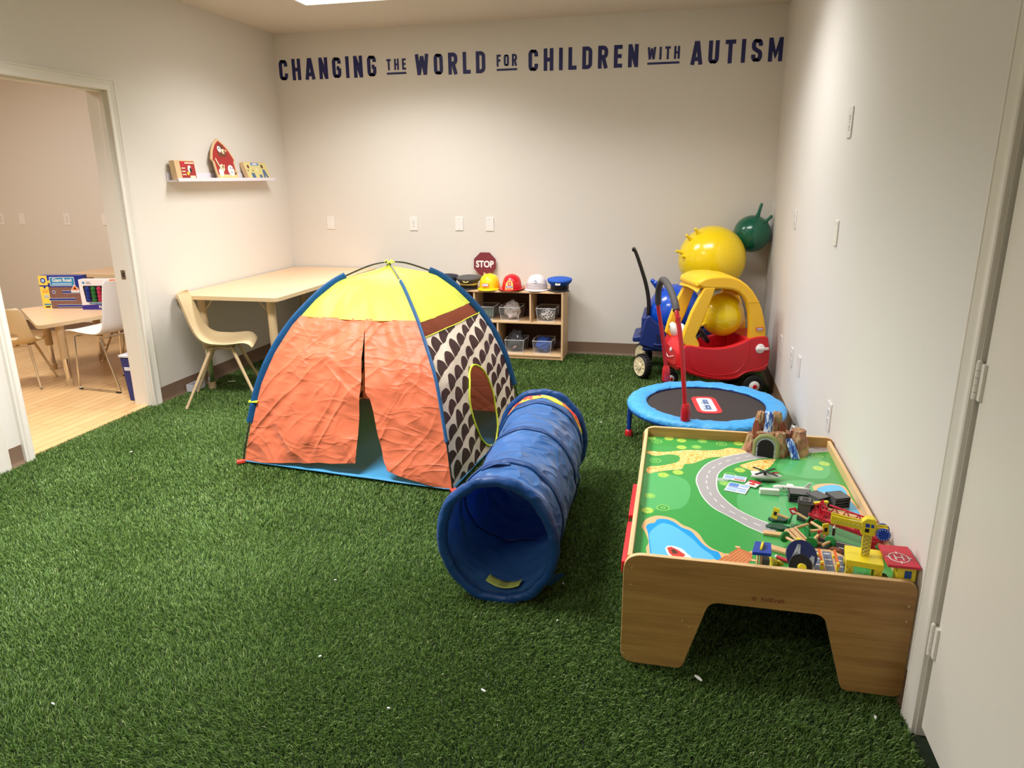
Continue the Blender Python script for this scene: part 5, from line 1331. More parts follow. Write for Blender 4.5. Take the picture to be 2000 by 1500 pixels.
# face on the hood
def eye(x, y, z, r, nm='eye'):
    m = MB(); m.ball((0, 0, 0), r, M_cw, 20, 12, sx=.62, sy=.9, sz=1.25, M=T(x, y, z)@RY(radians(-22))); e = obj(nm, m, car)
    m = MB(); m.ball((0, 0, 0), r*.45, P_dk, 14, 8, sx=.3, sy=.75, sz=1.4, M=T(x-r*.50, y+.004, z+.004)@RY(radians(-22))); obj('pupil', m, e)
eye(.062, .262, .448, .050); eye(.075, .125, .462, .052)
m = MB(); m.ball((.004, .155, .335), .016, M_cw, 14, 8, sx=.5); m.tube([Vector(p) for p in smoothpts([(.012, .29, .300), (.001, .20, .275), (.002, .10, .300)], 5)], .003, P_w, 6); o_ = obj('nose_face', m, car)
# steering wheel and interior
m = MB(); Fs = T(.225, .15, .435)@RY(radians(55)); m.tube([(.070*cos(2*PI*k/32), .070*sin(2*PI*k/32), 0) for k in range(33)], .009, P_dk, 8, Fs, caps=False); m.box(-.06, .06, -.012, .012, -.006, .008, P_dk, Fs); m.cyl((0, 0, -.08), (0, 0, 0), .01, P_dk, 10, M=Fs); sw = obj('steering_wheel', m, car)
m = MB(); m.cyl((0, 0, .006), (0, 0, .016), .022, P_y, 16, M=Fs); m.cyl((0, 0, .016), (0, 0, .02), .011, P_or, 12, M=Fs); obj('horn_button', m, sw)
m = MB(); m.box(.30, .50, .05, CW-.05, .20, .29, M_carr); obj('seat', m, car, bev=.012)
# ================================================================= WAGON
M_wag = mat('wagon_navy', (24, 44, 112), rough=.42, bump=(150, .06, .001)); M_wagin = M_wag
wg = thing('pull_wagon', 'dark blue pull wagon with a tall black handle behind the red car', 'wagon', (-.2, 5.7, 0))
o1 = [(-.245, .255), (-.235, .34), (-.205, .465), (-.175, .490), (-.145, .455), (-.10, .42), (-.03, .400), (.2, .395), (.40, .405), (.45, .46), (.49, .48), (.52, .46), (.54, .24), (.50, .205), (-.05, .205), (-.13, .225)]
m = MB()
for y0 in (5.46, 5.91): m.prism(o1, 0, .035, M_wag, frame((0, y0+.035, 0), (1, 0, 0), (0, 0, 1)))
m.box(-.235, -.19, 5.48, 5.93, .24, .47, M_wag); m.box(.48, .53, 5.48, 5.93, .24, .46, M_wag); m.box(-.22, .52, 5.48, 5.93, .205, .235, M_wag)
m.prism([(-.30, .262), (-.20, .262), (-.10, .30), (-.19, .325), (-.30, .302)], 0, .34, M_wag, frame((0, 5.87, 0), (1, 0, 0), (0, 0, 1)))
tb_ = obj('tub', m, wg, W=True, bev=.012, seg=3)
m = MB(); m.prism(rpoly([(-.018, -.05), (.018, -.05), (.018, .02), (-.018, .02)], .015), 0, .004, mat('wagon_recess_shade', (14, 26, 74), rough=.5), frame((-.10, 5.4615, .325), (1, 0, 0), (0, 0, 1))); m.tube([(-.135, 5.455, .268), (-.10, 5.447, .262), (-.065, 5.455, .268)], .008, M_wag, 8); obj('side_handhold', m, tb_, W=False)  # darker navy plate, the shade of the recess put into its colour
o_ = tb_.children[-1]
for v_ in o_.data.vertices: v_.co = wg.matrix_basis.inverted() @ v_.co
HW = [(-.280, .285), (-.245, .30), (-.215, .35), (-.195, .43), (-.188, .53), (-.198, .62), (-.222, .72), (-.252, .81), (-.285, .90), (-.306, .95), (-.318, .967)]
pth = [Vector(p) for p in smoothpts([(x, 5.60, z) for x, z in HW], 5)]
m = MB(); m.tube(pth, [.017-.006*k/len(pth) for k in range(len(pth))], P_dk, 12, up=(0, 1, 0), flat=1.1); hd = obj('pull_handle', m, wg, W=True)
m = MB(); m.tube([(-.318, 5.55, .967), (-.320, 5.60, .972), (-.318, 5.65, .967)], .013, P_dk, 12); o_ = obj('grip', m, wg, W=True)
m = MB(); m.tube([(-.285, 5.60, .275), (-.20, 5.57, .26), (-.20, 5.49, .20), (-.205, 5.465, .085)], .006, M_steel, 8); obj('axle_wire', m, wg, W=True)
def wagon_wheel(x, y, n, nm='wheel'):
    r = .092; F = frame((x, y, r), (n[1], -n[0], 0), (0, 0, 1), (n[0], n[1], 0))
    if F.determinant() < 0: F = frame((x, y, r), (-n[1], n[0], 0), (0, 0, 1), (n[0], n[1], 0))
    m = MB(); m.lathe([(r*.7, -.03), (r*.95, -.028), (r, -.018), (r, .018), (r*.95, .026), (r*.82, .028), (r*.80, .010)], M_tire, 36, F)
    for k in range(24): a = 2*PI*k/24; m.box(r-.001, r+.004, -.004, .004, -.018, .018, M_tire, F@RZ(a))
    w_ = obj(nm, m, wg, W=True)
    m = MB(); m.lathe([(r*.82, .020), (r*.80, .032), (r*.68, .027), (r*.30, .027), (r*.26, .036), (r*.12, .038), (.0005, .038)], M_cream, 32, F)
    for k in range(10): a = 2*PI*k/10; m.box(r*.34, r*.66, -.004, .004, .024, .031, M_cream, F@RZ(a))
    o_ = obj('hub', m, w_); 
    for v_ in o_.data.vertices: v_.co = wg.matrix_basis.inverted() @ v_.co
nn = Vector((-.80, -.60)).normalized()
wagon_wheel(-.212, 5.455, (nn.x, nn.y)); wagon_wheel(-.225, 5.86, (nn.x, nn.y)); wagon_wheel(.42, 5.46, (0, -1)); wagon_wheel(.42, 5.92, (0, 1))
# ================================================================= HOP BALLS
def ballmat(n, c): return mat(n, c, rough=.22, spec=.5, coat=.3, bump=(14, .06, .004))
B_y = ballmat('ball_yellow', (240, 208, 20)); B_b = ballmat('ball_blue', (12, 78, 200)); B_g = ballmat('ball_green', (10, 92, 70))
def hopball(c, r, mt_, horns, label, name='hop_ball'):
    t = thing(name, label, 'ball', c)
    m = MB(); m.ball((0, 0, 0), r, mt_, 48, 30); obj('ball_body', m, t)
    for d, ln, rr in horns:
        d = Vector(d).normalized(); m = MB(); p0 = d*(r*.97)
        m.tube([p0, d*(r+ln*.25), d*(r+ln*.9), d*(r+ln)], [rr*1.5, rr, rr*.9, rr*.45], mt_, 12); obj('horn', m, t)
    return t
def toward(c, p): return tuple(Vector(p)-Vector(c))
c = (.269, 5.84, .876)
hopball(c, .256, B_y, [(toward(c, (.085, 5.72, 1.05)), .06, .012), (toward(c, (.14, 5.72, 1.10)), .055, .012), (toward(c, (-.0, 5.72, .945)), .055, .012), (toward(c, (.012, 5.66, .915)), .03, .012)], 'large yellow hop ball with small stubs on top of the pile in the corner')
c = (.570, 6.02, 1.059)
hopball(c, .143, B_g, [(toward(c, (.622, 5.99, 1.29)), .10, .013), (toward(c, (.70, 5.95, 1.20)), .065, .013)], 'dark green hop ball with two horns wedged highest in the corner')
c = (.010, 5.70, .490)
hopball(c, .206, B_b, [(toward(c, (-.155, 5.65, .705)), .11, .019), (toward(c, (-.135, 5.61, .70)), .10, .019)], 'bright blue hop ball resting in the wagon')
c = (.335, 5.187, .560)
hopball(c, .150, B_y, [(toward(c, (.20, 5.10, .50)), .045, .010), (toward(c, (.235, 5.12, .64)), .03, .010)], 'smaller yellow hop ball inside the red toy car')
# ================================================================= CUBBY SHELF
M_birch = wood('birch_ply', (226, 192, 150), (206, 170, 126), axis=0, scale=1.2, rough=.5, rings=9)
M_birchv = wood('birch_ply_upright', (226, 192, 150), (206, 170, 126), axis=2, scale=1.2, rough=.5, rings=9)
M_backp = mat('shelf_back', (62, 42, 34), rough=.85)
X0, X1, Y0, Y1, ZT = -2.06, -.898, 5.86, 6.155, .584
sh = thing('cubby_shelf', 'low birch cubby shelf against the back wall holding hats on top', 'shelf', ((X0+X1)/2, 6.0, 0))
m = MB(); m.box(X0, X1, Y0, Y1, ZT-.016, ZT, M_birch); obj('top_panel', m, sh, W=True, bev=.003)
for x in (X0, X1-.016):
    m = MB(); m.box(x, x+.016, Y0, Y1, 0, ZT-.016, M_birchv); obj('side_panel', m, sh, W=True, bev=.002)
m = MB(); m.box(X0+.016, X1-.016, Y0+.004, Y1, .308, .322, M_birch); obj('middle_shelf', m, sh, W=True, bev=.002)
m = MB(); m.box(X0+.016, X1-.016, Y0+.004, Y1, .026, .040, M_birch); m.box(X0+.016, X1-.016, Y0+.012, Y0+.026, 0, .026, M_birch); obj('bottom_shelf', m, sh, W=True, bev=.002)
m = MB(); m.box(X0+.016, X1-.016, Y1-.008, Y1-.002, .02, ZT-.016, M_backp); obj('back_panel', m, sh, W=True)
for x in (-1.675, -1.186):
    m = MB(); m.box(x, x+.014, Y0+.006, Y1-.01, .322, ZT-.016, M_birchv); obj('divider', m, sh, W=True, bev=.0015)
m = MB(); m.box(-1.472, -1.458, Y0+.006, Y1-.01, .040, .308, M_birchv); obj('divider', m, sh, W=True, bev=.0015)
M_bin = mat('clear_bin', (238, 240, 242), rough=.1, alpha=.10, spec=.6); M_binrim = mat('clear_bin_rim', (240, 242, 244), rough=.15, alpha=.5, spec=.8)
def cloth(name, c): return fabric('cloth_'+name, c, 2.2, .7, 18, .1, 0)
def clear_bin(x0, x1, z, label, h=.115, d=.22):
    xc = (x0+x1)/2; t = thing('clear_bin', label, 'bin', (xc, Y0+.03+d/2, z), group='clear plastic bins on the cubby shelf')
    w2 = (x1-x0)/2; wb = w2*.84; d2 = d/2
    def wall(u, v):
        a = [(-1, -1), (1, -1), (1, 1), (-1, 1)]; s = u*4; i = int(s) % 4; tt = s-int(s); p = (a[i][0]*(1-tt)+a[(i+1) % 4][0]*tt, a[i][1]*(1-tt)+a[(i+1) % 4][1]*tt)
        k = v; return (p[0]*(wb+(w2-wb)*k), p[1]*(d2*.9+(d2-d2*.9)*k), .001+h*v)
    m = MB(); m.grid(wall, 16, 3, M_bin, closeu=True); m.box(-wb, wb, -d2*.9, d2*.9, .0005, .002, M_bin); b_ = obj('bin_body', m, t, smooth=0)
    m = MB(); m.tube([Vector(wall(k/32 % 1, 1)) for k in range(33)], .0028, M_binrim, 6, caps=False); m.tube([Vector(wall(k/32 % 1, .02)) for k in range(33)], .0018, M_binrim, 6, caps=False)
    for k in range(4): m.tube([Vector(wall(k/4, 0)), Vector(wall(k/4, 1))], .0016, M_binrim, 6)
    obj('rim', m, t)
    for s in (-1, 1): m = MB(); m.tube([(s*w2, -.03, h), (s*(w2+.008), -.02, h+.002), (s*(w2+.008), .02, h+.002), (s*w2, .03, h)], .003, M_binrim, 6); obj('lug', m, t)
    return t, xc, Y0+.03+d/2, z, wb, d2
def lump(name, label, cat, x, y, z, sx, sy, sz, mt_, seed=0, extra=None, spike=.35):
    t = thing(name, label, cat, (x, y, z))
    def fn(u, v):
        a = 2*PI*u; b_ = PI*(v*.98+.01); d = 1+spike*noise.noise(Vector((cos(a)*sin(b_)*2.3+seed, sin(a)*sin(b_)*2.3, cos(b_)*2.3+seed)))+spike*.5*noise.noise(Vector((cos(a)*6+seed, sin(a)*6, v*9)))
        return (sx*sin(b_)*cos(a)*d, sy*sin(b_)*sin(a)*d, max(.001, sz*.5+sz*.5*-cos(b_)*d))
    m = MB(); m.grid(fn, 36, 20, mt_, closeu=True); obj('folds', m, t, smooth=70)
    if extra: extra(t)
    return t
C_teal = cloth('teal', (84, 116, 104)); C_white = cloth('white', (214, 206, 206)); C_dk = cloth('charcoal', (66, 66, 70)); C_bl = cloth('blue', (34, 78, 168)); C_or = cloth('tan', (190, 120, 60))
def checker():
    m = bpy.data.materials.new('check_cloth'); m.use_nodes = True; nt = m.node_tree; N = nt.nodes.new; L = nt.links.new; b = nt.nodes['Principled BSDF']
    tc = N('ShaderNodeTexCoord'); mp = N('ShaderNodeMapping'); mp.inputs['Rotation'].default_value = (.3, .3, .78); L(tc.outputs['Object'], mp.inputs['Vector']); c = N('ShaderNodeTexChecker'); c.inputs['Scale'].default_value = 60; c.inputs['Color1'].default_value = (.75, .74, .74, 1); c.inputs['Color2'].default_value = (.03, .03, .03, 1)
    L(mp.outputs[0], c.inputs['Vector']); L(c.outputs[0], b.inputs['Base Color']); b.inputs['Roughness'].default_value = .7; return m
C_chk = checker()
UZ, LZ = .322, .040
_, x, y, z, wb, d2 = clear_bin(-1.655, -1.505, UZ, 'clear bin with grey-green cloth, upper shelf partly behind the tent')
lump('folded_costume', 'grey-green cloth in the upper bin nearest the tent', 'costume', x, y, z+.003, .052, .07, .085, C_teal, 1)
_, x, y, z, wb, d2 = clear_bin(-1.455, -1.275, UZ, 'clear bin overflowing with white cloth on the upper shelf')
def tg(t):
    m = MB(); m.box(-.030, .004, -.082, -.078, .088, .104, P_dk); m.box(-.026, .0, -.083, -.0815, .091, .101, P_w); obj('belt_loop', m, t)
lump('folded_costume', 'white cloth heaped in the upper bin below the red fire helmet', 'costume', x, y, z+.003, .068, .075, .150, C_white, 5, tg)
_, x, y, z, wb, d2 = clear_bin(-1.135, -.970, UZ, 'clear bin with checked cloth in the upper right compartment')
lump('folded_costume', 'black and white checked cloth in the upper right bin', 'costume', x, y, z+.003, .062, .08, .095, C_chk, 8)
_, x, y, z, wb, d2 = clear_bin(-1.41, -1.24, LZ, 'clear bin stuffed with dark grey costume on the lower shelf')
def tg2(t):
    m = MB(); m.cyl((.015, -.068, .135), (.015, -.073, .137), .018, P_nv, 20); m.cyl((.015, -.073, .137), (.015, -.0745, .1375), .011, P_w, 16); obj('round_badge', m, t)
    m = MB(); m.prism([(-.02, .03), (.012, .05), (.022, .075), (-.005, .06)], 0, .003, mat('pink_patch', (196, 150, 158), rough=.6), frame((0, -.078, 0), (1, 0, 0), (0, 0, 1))); obj('pink_patch', m, t)
lump('folded_costume', 'dark grey costume with round badge spilling from the lower left bin', 'costume', x, y, z+.003, .072, .085, .185, C_dk, 12, tg2)
_, x, y, z, wb, d2 = clear_bin(-1.165, -1.0, LZ, 'clear bin with bright blue cloth on the lower shelf at the right')
lump('folded_costume', 'bright blue cloth in the lower right bin', 'costume', x, y, z+.003, .070, .08, .125, C_bl, 17)
lump('folded_costume', 'orange-brown item in the lower shelf compartment beside the tent', 'costume', -1.56, 6.0, LZ, .055, .08, .20, C_or, 21)
# hats
def hat_police(x, y, z, label, top, band, visor, badge, group=None):
    t = thing('peaked_cap', label, 'hat', (x, y, z), group=None)
    m = MB(); m.lathe([(.068, .042), (.075, .05), (.098, .072), (.106, .090), (.102, .100), (.08, .106), (.04, .108), (.001, .108)], top, 36, RX(radians(4)), sy=.95); cr_ = obj('crown', m, t)
    m = MB(); m.lathe([(.076, .012), (.077, .014), (.077, .050), (.070, .052)], P_dk, 36, sy=.95); bn = obj('band', m, t)
    if band:
        m = MB(); m.lathe([(.0785, .034), (.0800, .036), (.0800, .050), (.0785, .052)], band, 36, sy=.95, cap0=False, cap1=False); obj('band_stripe', m, bn)
    m = MB()
    def vis(u, v):
        a = PI+PI*(.12+.76*u); r = .076+.042*v*sin(PI*(.12+.76*u))**.6
        return (r*cos(a), r*sin(a)*.98, .016-.012*v)
    m.grid(vis, 24, 5, P_dk); obj('visor', m, t, solid=.003)
    m = MB(); F = frame((0, -.098, .070), (1, 0, 0), (0, .45, 1))
    if badge == 'wings':
        m.prism([(-.036, .012), (-.008, .004), (0, .008), (.008, .004), (.036, .012), (.020, -.006), (.008, -.010), (-.008, -.010), (-.020, -.006)], 0, .003, P_gold, F); m.cyl((0, 0, .003), (0, 0, .005), .006, P_dk, 12, M=F)
    elif badge == 'round': m.cyl((-.025, 0, 0), (-.025, 0, .004), .014, P_gold, 18, M=F)
    else:
        m.prism(rpoly([(-.021, -.014), (.021, -.014), (.021, .014), (-.021, .014)], .003), 0, .002, P_w, F)
        for k in range(3): m.box(-.015, .015, -.009+k*.007, -.006+k*.007, .002, .0026, P_gold if k < 2 else P_b, F)
    obj('badge', m, t, smooth=0)
    return t
P_gold = mat('gold_trim', (226, 198, 96), rough=.4); P_navyhat = mat('navy_felt', (22, 24, 40), rough=.8); P_greyhat = mat('grey_felt', (82, 78, 76), rough=.85); P_bluehat = mat('blue_felt', (30, 88, 190), rough=.75)
YH = 5.965
hat_police(-1.945, 6.0, ZT, 'navy cap with gold badge at the left end of the shelf behind the tent', P_navyhat, P_gold, None, 'round')
hat_police(-1.738, YH, ZT, 'grey pilot cap with gold wings and stripe on the cubby shelf', P_greyhat, P_gold, None, 'wings')
hat_police(-.945, YH-.0, ZT, 'bright blue cap with white label at the right end of the shelf', P_bluehat, None, None, 'label')
def helmet(x, y, label, mt_, brim, kind):
    t = thing('toy_helmet', label, 'helmet', (x, y, ZT))
    sx = .088 if kind != 'fire' else .082
    m = MB()
    prof = [(1.0, .012), (1.0, .03), (.97, .055), (.88, .085), (.70, .110), (.45, .124), (.2, .130), (.004, .131)]
    m.lathe([(r*sx, z_) for r, z_ in prof], mt_, 40, sy=1.12, cap0=False); dm = obj('dome', m, t, smooth=60)
    m = MB()
    def br(u, v):
        a = 2*PI*u; f = max(0, -sin(a)); bk = max(0, sin(a))
        ext = {'hard': .010+.034*f**2, 'fire': .016+.034*f+.055*bk**2+.004*abs(cos(a)), 'white': .016+.006*f}[kind]
        r = sx+ext*v
        return (r*cos(a), r*sin(a)*1.12, .014-.010*v*(1 if kind != 'fire' else .6)+(.012*v*abs(cos(a)) if kind == 'fire' else 0))
    m.grid(br, 48, 4, brim or mt_, closeu=True); obj('brim', m, t, smooth=60, solid=.003)
    m = MB()
    if kind in ('hard', 'fire'):
        for dx in ((-.03, 0, .03) if kind == 'hard' else (-.045, -.022, 0, .022, .045)):
            pts = []
            for k in range(15):
                b_ = PI*(.12+.76*k/14); rr = sx*1.12; w_ = sqrt(max(0, 1-(dx/sx)**2))
                pts.append((dx, -rr*w_*cos(b_), .02+.112*w_*sin(b_)))
            m.tube(pts, .004, mt_, 6)
        obj('ridges', m, dm)
    else:
        m.tube(smoothpts([(-.088, -.0, .03), (-.07, -.07, .062), (0, -.105, .075), (.07, -.07, .062), (.088, 0, .03)], 5), .004, mt_, 8); o1 = obj('visor_edge', m, dm)
        m = MB(); m.grid(lambda u, v: (.093*cos(PI+PI*(.06+.88*u)), .093*sin(PI+PI*(.06+.88*u))*1.14, .024+.045*v*sin(PI*(.06+.88*u))), 24, 4, M_visorc); obj('face_shield', m, t, smooth=60, solid=.002)
    F = frame((0, -sx*1.12-.006, .05), (1, 0, 0), (0, .35, 1))
    m = MB()
    if kind == 'hard':
        F = frame((-.012, -sx*1.12-.002, .045), (1, 0, 0), (0, .3, 1))
        m.prism(rpoly([(-.030, -.013), (.030, -.013), (.030, .013), (-.030, .013)], .010), 0, .003, M_lr, F); m.prism(rpoly([(-.024, -.008), (.024, -.008), (.024, .008), (-.024, .008)], .006), .003, .004, M_lw, F); m.text('little tikes', .011, M_lb, F@T(0, 0, .0044), .0004, .0003, .85)
    elif kind == 'fire':
        F = frame((-.0, -sx*1.12-.010, .048), (1, 0, 0), (0, .35, 1))
        m.prism([(-.034, -.034), (.034, -.034), (.030, .015)] + [(.026, .026), (.015, .040), (0, .046), (-.015, .040), (-.026, .026)] + [(-.030, .015)], 0, .004, P_gold, F)
        m.prism([(-.015, -.004), (.015, -.004), (.015, .030), (0, .036), (-.015, .030)], .004, .005, P_r, F); m.text('1', .034, P_gold, F@T(0, .013, .0056), .0006, .0012)
        m.box(-.028, .028, -.018, -.006, .004, .005, P_b, F); m.text('FIRE CHIEF', .0085, P_w, F@T(0, -.012, .0054), .0004, .0003, .9); m.box(-.026, .026, -.031, -.021, .004, .005, P_or, F)
    else:
        m.cyl((0, .028, 0), (0, .028, .003), .017, P_nv, 24, M=F); m.cyl((-.003, .030, .003), (-.003, .030, .004), .010, P_w, 16, M=F); m.box(-.013, .013, .002, .009, .001, .003, P_w, F)
    obj('emblem', m, t, smooth=0)
    return t
M_visorc = mat('clear_visor', (236, 230, 236), rough=.1, alpha=.35)
H_y = mat('helmet_yellow', (246, 206, 30), rough=.25); H_r = mat('helmet_red', (204, 18, 34), rough=.25); H_w = mat('helmet_white', (232, 222, 224), rough=.3)
helmet(-1.552, YH-.005, 'yellow toy hard hat on the shelf below the stop sign', H_y, None, 'hard')
helmet(-1.352, YH-.02, 'red toy fire helmet with a gold shield on the shelf', H_r, None, 'fire')
helmet(-1.140, YH-.0, 'white toy helmet with clear visor on the shelf', H_w, None, 'white')
# stop paddle
M_stop = mat('stop_maroon', (118, 34, 44), rough=.5)
st = thing('stop_paddle', 'maroon octagonal STOP paddle leaning on the wall behind the yellow hard hat', 'sign', (-1.640, 6.09, ZT))
F = T(0, .035, 0)@RX(radians(-6))
R8 = .107
m = MB(); m.prism([(R8*cos(radians(22.5+45*k)), R8*sin(radians(22.5+45*k))) for k in range(8)], 0, .006, M_stop, F@frame((0, 0, .192), (1, 0, 0), (0, 0, 1))); pn = obj('sign_face', m, st, bev=.001)
m = MB(); m.text('STOP', .078, P_w, F@frame((0, -.0068, .187), (1, 0, 0), (0, 0, 1)), .001, .0026, .86); obj('sign_letters', m, pn, smooth=0)
m = MB(); m.box(-.010, .008, -.012, -.006, .0, .115, M_birchv, F); obj('stick', m, st, bev=.001)

# ================================================================= ACTIVITY TABLE
M_lam = wood('maple_laminate', (228, 194, 158), (220, 184, 146), axis=1, scale=.7, rough=.38, rings=10)
M_tan = mat('tan_edge', (206, 182, 144), rough=.45); M_tanm = mat('tan_metal', (198, 172, 134), rough=.4)
def act_table(name, label, pts, z, legs, loc, zt=.028, braces=True):
    t = thing(name, label, 'table', loc)
    m = MB(); m.prism(rpoly(pts, .05, 6), z-zt, z-.002, M_tan); m.prism(rpoly(pts, .05, 6), z-.002, z, M_lam); obj('tabletop', m, t, W=True, bev=.004, seg=3)
    for (x, y) in legs:
        m = MB(); m.cyl((x, y, z*.42), (x, y, z-zt), .030, M_tanm, 20); lg = obj('leg', m, t, W=True)
        m = MB(); m.cyl((x, y, .03), (x, y, z*.42+.01), .0225, M_chrome, 18); o_ = obj('leg_insert', m, lg)
        m2 = MB(); m2.lathe([(.028, 0), (.028, .045), (.024, .05)], M_tanm, 18, T(x, y, 0)); o2 = obj('leg_foot', m2, lg)
        for o in (o_, o2):
            for v_ in o.data.vertices: v_.co = t.matrix_basis.inverted() @ v_.co
        if braces:
            cx, cy = sum(p[0] for p in pts)/len(pts), sum(p[1] for p in pts)/len(pts)
            m = MB()
            for d in ((.11 if cx > x else -.11, 0), (0, .11 if cy > y else -.11)):
                m.tube([(x+d[0], y+d[1], z-zt), (x, y, z-zt-.13)], .004, M_tanm, 6)
            o_ = obj('brace', m, t, W=True); o_['kind'] = 'stuff' if False else ''
            del o_['kind']
    return t
act_table('activity_table', 'long tan activity table pushed into the back left corner', [(-3.485, 4.42), (-2.665, 4.42), (-2.665, 6.155), (-3.485, 6.155)], .72, [(-3.36, 4.56), (-2.80, 4.56), (-2.80, 6.02), (-3.36, 6.02)], (-3.07, 5.3, 0))

# ================================================================= SHELL CHAIRS
M_shell = mat('tan_shell', (218, 196, 156), rough=.42, spec=.4)
def shell_chair(label, loc, rot, s=1.0, hole=False):
    """local +x is forward"""
    t = thing('shell_chair', label, 'chair', loc, rot)
    prof = [(-.235, .770, .125), (-.232, .745, .150), (-.215, .69, .168), (-.190, .60, .180), (-.168, .53, .188), (-.140, .47, .196), (-.095, .425, .203), (-.03, .402, .208), (.05, .400, .210), (.12, .412, .208), (.18, .424, .200), (.215, .418, .190), (.235, .395, .178)]
    P_ = smoothpts([Vector(p) for p in prof], 3)
    n = len(P_)
    def fn(u, v):
        i = min(int(v*(n-1)+1e-6), n-1); p = P_[i]; q = (P_[min(i+1, n-1)]-P_[max(i-1, 0)]); tx, tz = q.x, q.y; l_ = max(1e-6, sqrt(tx*tx+tz*tz)); nx, nz = -tz/l_, tx/l_
        if nz < 0 and nx < 0: nx, nz = -nx, -nz
        k = (2*u-1); w_ = p.z; e = .040*abs(k)**3*max(0, 1-max(0, v-.62)/.3)-.012*abs(k)**3*max(0, (v-.8)/.2)
        return (p.x*s+nx*e*s, k*w_*s, p.y*s+nz*e*s)
    nu = 18
    mb = MB(); mb.grid(fn, nu, n-1, M_shell)
    if hole:
        keep = []
        for fi, f in enumerate(mb.f):
            c = sum((Vector(mb.v[i]) for i in f), Vector())/4
            if (c.y/s/.075)**2+((c.z/s-.50)/.035)**2 < 1: continue
            keep.append(f)
        mb.f = keep; mb.m = mb.m[:len(keep)]
    obj('shell', mb, t, smooth=180, solid=.008*s, sub=1)
    for sx, sy in ((-1, -1), (-1, 1), (1, -1), (1, 1)):
        top = (.02+sx*.07, sy*.12, .385); foot = (.0+sx*.235, sy*.215, .0)
        k = (Vector(foot)-Vector(top)); 
        m = MB(); m.tube([Vector((.0, sy*.10, .392))*s, Vector(top)*s+Vector((0, 0, .0)), (Vector(top)+k*.08)*s, (Vector(top)+k*.95)*s], [.011*s, .0125*s, .0125*s, .009*s], M_tanm, 12); lg = obj('leg', m, t)
        m = MB(); a = Vector(top)+k*.95; b_ = Vector(foot)
        m.tube([a*s, b_*s], [.0095*s, .0105*s], M_chrome if hole else M_tanm, 12); obj('foot_cap', m, lg)
    m = MB(); m.tube([(-.05*s, -.12*s, .384*s), (-.05*s, .12*s, .384*s)], .009*s, M_tanm, 8); m.tube([(.09*s, -.12*s, .384*s), (.09*s, .12*s, .384*s)], .009*s, M_tanm, 8); m.tube([(-.05*s, 0, .384*s), (.09*s, 0, .384*s)], .008*s, M_tanm, 8); obj('seat_frame', m, t)
    return t
shell_chair('tan plastic shell chair on the turf at the end of the long activity table', (-3.10, 4.36, 0), radians(26), 1.0)

# ================================================================= PICTURE LEDGE
M_ledge = mat('ledge_white', (226, 220, 228), rough=.4)
lg_ = thing('picture_ledge', 'white picture ledge on the left wall holding three wooden puzzles', 'shelf', (XL, 5.18, 1.50))
LY0, LY1 = 4.545, 5.815
m = MB(); m.box(XL, XL+.095, LY0, LY1, 1.496, 1.506, M_ledge); m.box(XL, XL+.010, LY0, LY1, 1.506, 1.558, M_ledge); m.box(XL+.087, XL+.096, LY0, LY1, 1.496, 1.521, M_ledge)
obj('ledge_body', m, lg_, W=True, bev=.001)
M_pine = wood('puzzle_pine', (226, 194, 150), (206, 170, 126), axis=2, scale=3, rough=.5, rings=8)
def leanF(y, z=1.507, tilt=14, x=XL+.080):   # local x -> +y world (right in the photo), local y -> up, z -> into the room
    return frame((x, y, z), (0, 1, 0), (-sin(radians(tilt)), 0, cos(radians(tilt))))
P_crm = paint('cream', (232, 222, 190)); P_py = paint('pale_yellow', (220, 208, 140)); P_bar = paint('barn_red', (168, 42, 44)); P_bn = paint('chestnut', (110, 64, 44)); P_den = paint('denim', (78, 106, 150)); P_pk = paint('soft_pink', (226, 170, 170))
t = thing('puzzle_box', 'square wooden puzzle box with a red farm picture at the left of the ledge', 'puzzle', (XL+.08, 4.68, 1.507))
F = leanF(4.565, tilt=6, x=XL+.078)
m = MB(); m.box(0, .215, 0, .135, -.045, 0, M_pine, F); pz = obj('box', m, t, W=True, bev=.002)
m = MB(); m.box(.055, .210, .006, .128, 0, .0015, P_bar, F); m.box(.057, .10, .095, .125, .0015, .0022, P_r, F); m.box(.105, .205, .112, .122, .0015, .0022, P_crm, F)
for k in range(3): m.box(.060, .10, .078-k*.022, .085-k*.022, .0015, .0022, P_crm, F)
m.ball((.148, .075, .0015), .020, P_w, 14, 8, sz=.1, sy=1.3, M=F); m.ball((.156, .068, .003), .012, P_dk, 12, 8, sz=.1, sy=1.6, M=F); m.ball((.125, .045, .0015), .012, P_y, 12, 8, sz=.1, M=F); m.box(.14, .20, .008, .030, .0015, .0024, P_crm, F); m.box(.075, .135, .008, .018, .0015, .0024, P_bn, F)
o_ = obj('farm_picture', m, pz, smooth=0)
for v_ in o_.data.vertices: v_.co = t.matrix_basis.inverted() @ v_.co
t = thing('barn_puzzle', 'barn-shaped red wooden knob puzzle in the middle of the ledge', 'puzzle', (XL+.08, 5.17, 1.507))
F = leanF(5.17, tilt=13, x=XL+.080)
bo = [(-.135, 0), (.135, 0), (.135, .135), (.155, .155), (.115, .225), (.06, .28), (0, .315), (-.06, .28), (-.115, .225), (-.155, .155), (-.135, .135)]
m = MB(); m.prism(rpoly(bo, .008), -.012, 0, M_pine, F); pb = obj('board', m, t, W=True, bev=.002)
m = MB(); m.prism([(a*.88, .012+b_*.90) for a, b_ in bo], 0, .0012, P_bar, F)
m.box(-.118, .118, .012, .040, .0012, .002, P_py, F)
m.prism([(-.045, .175), (.055, .175), (.055, .215), (.035, .262), (0, .275), (-.045, .235)], .0012, .002, P_bn, F)
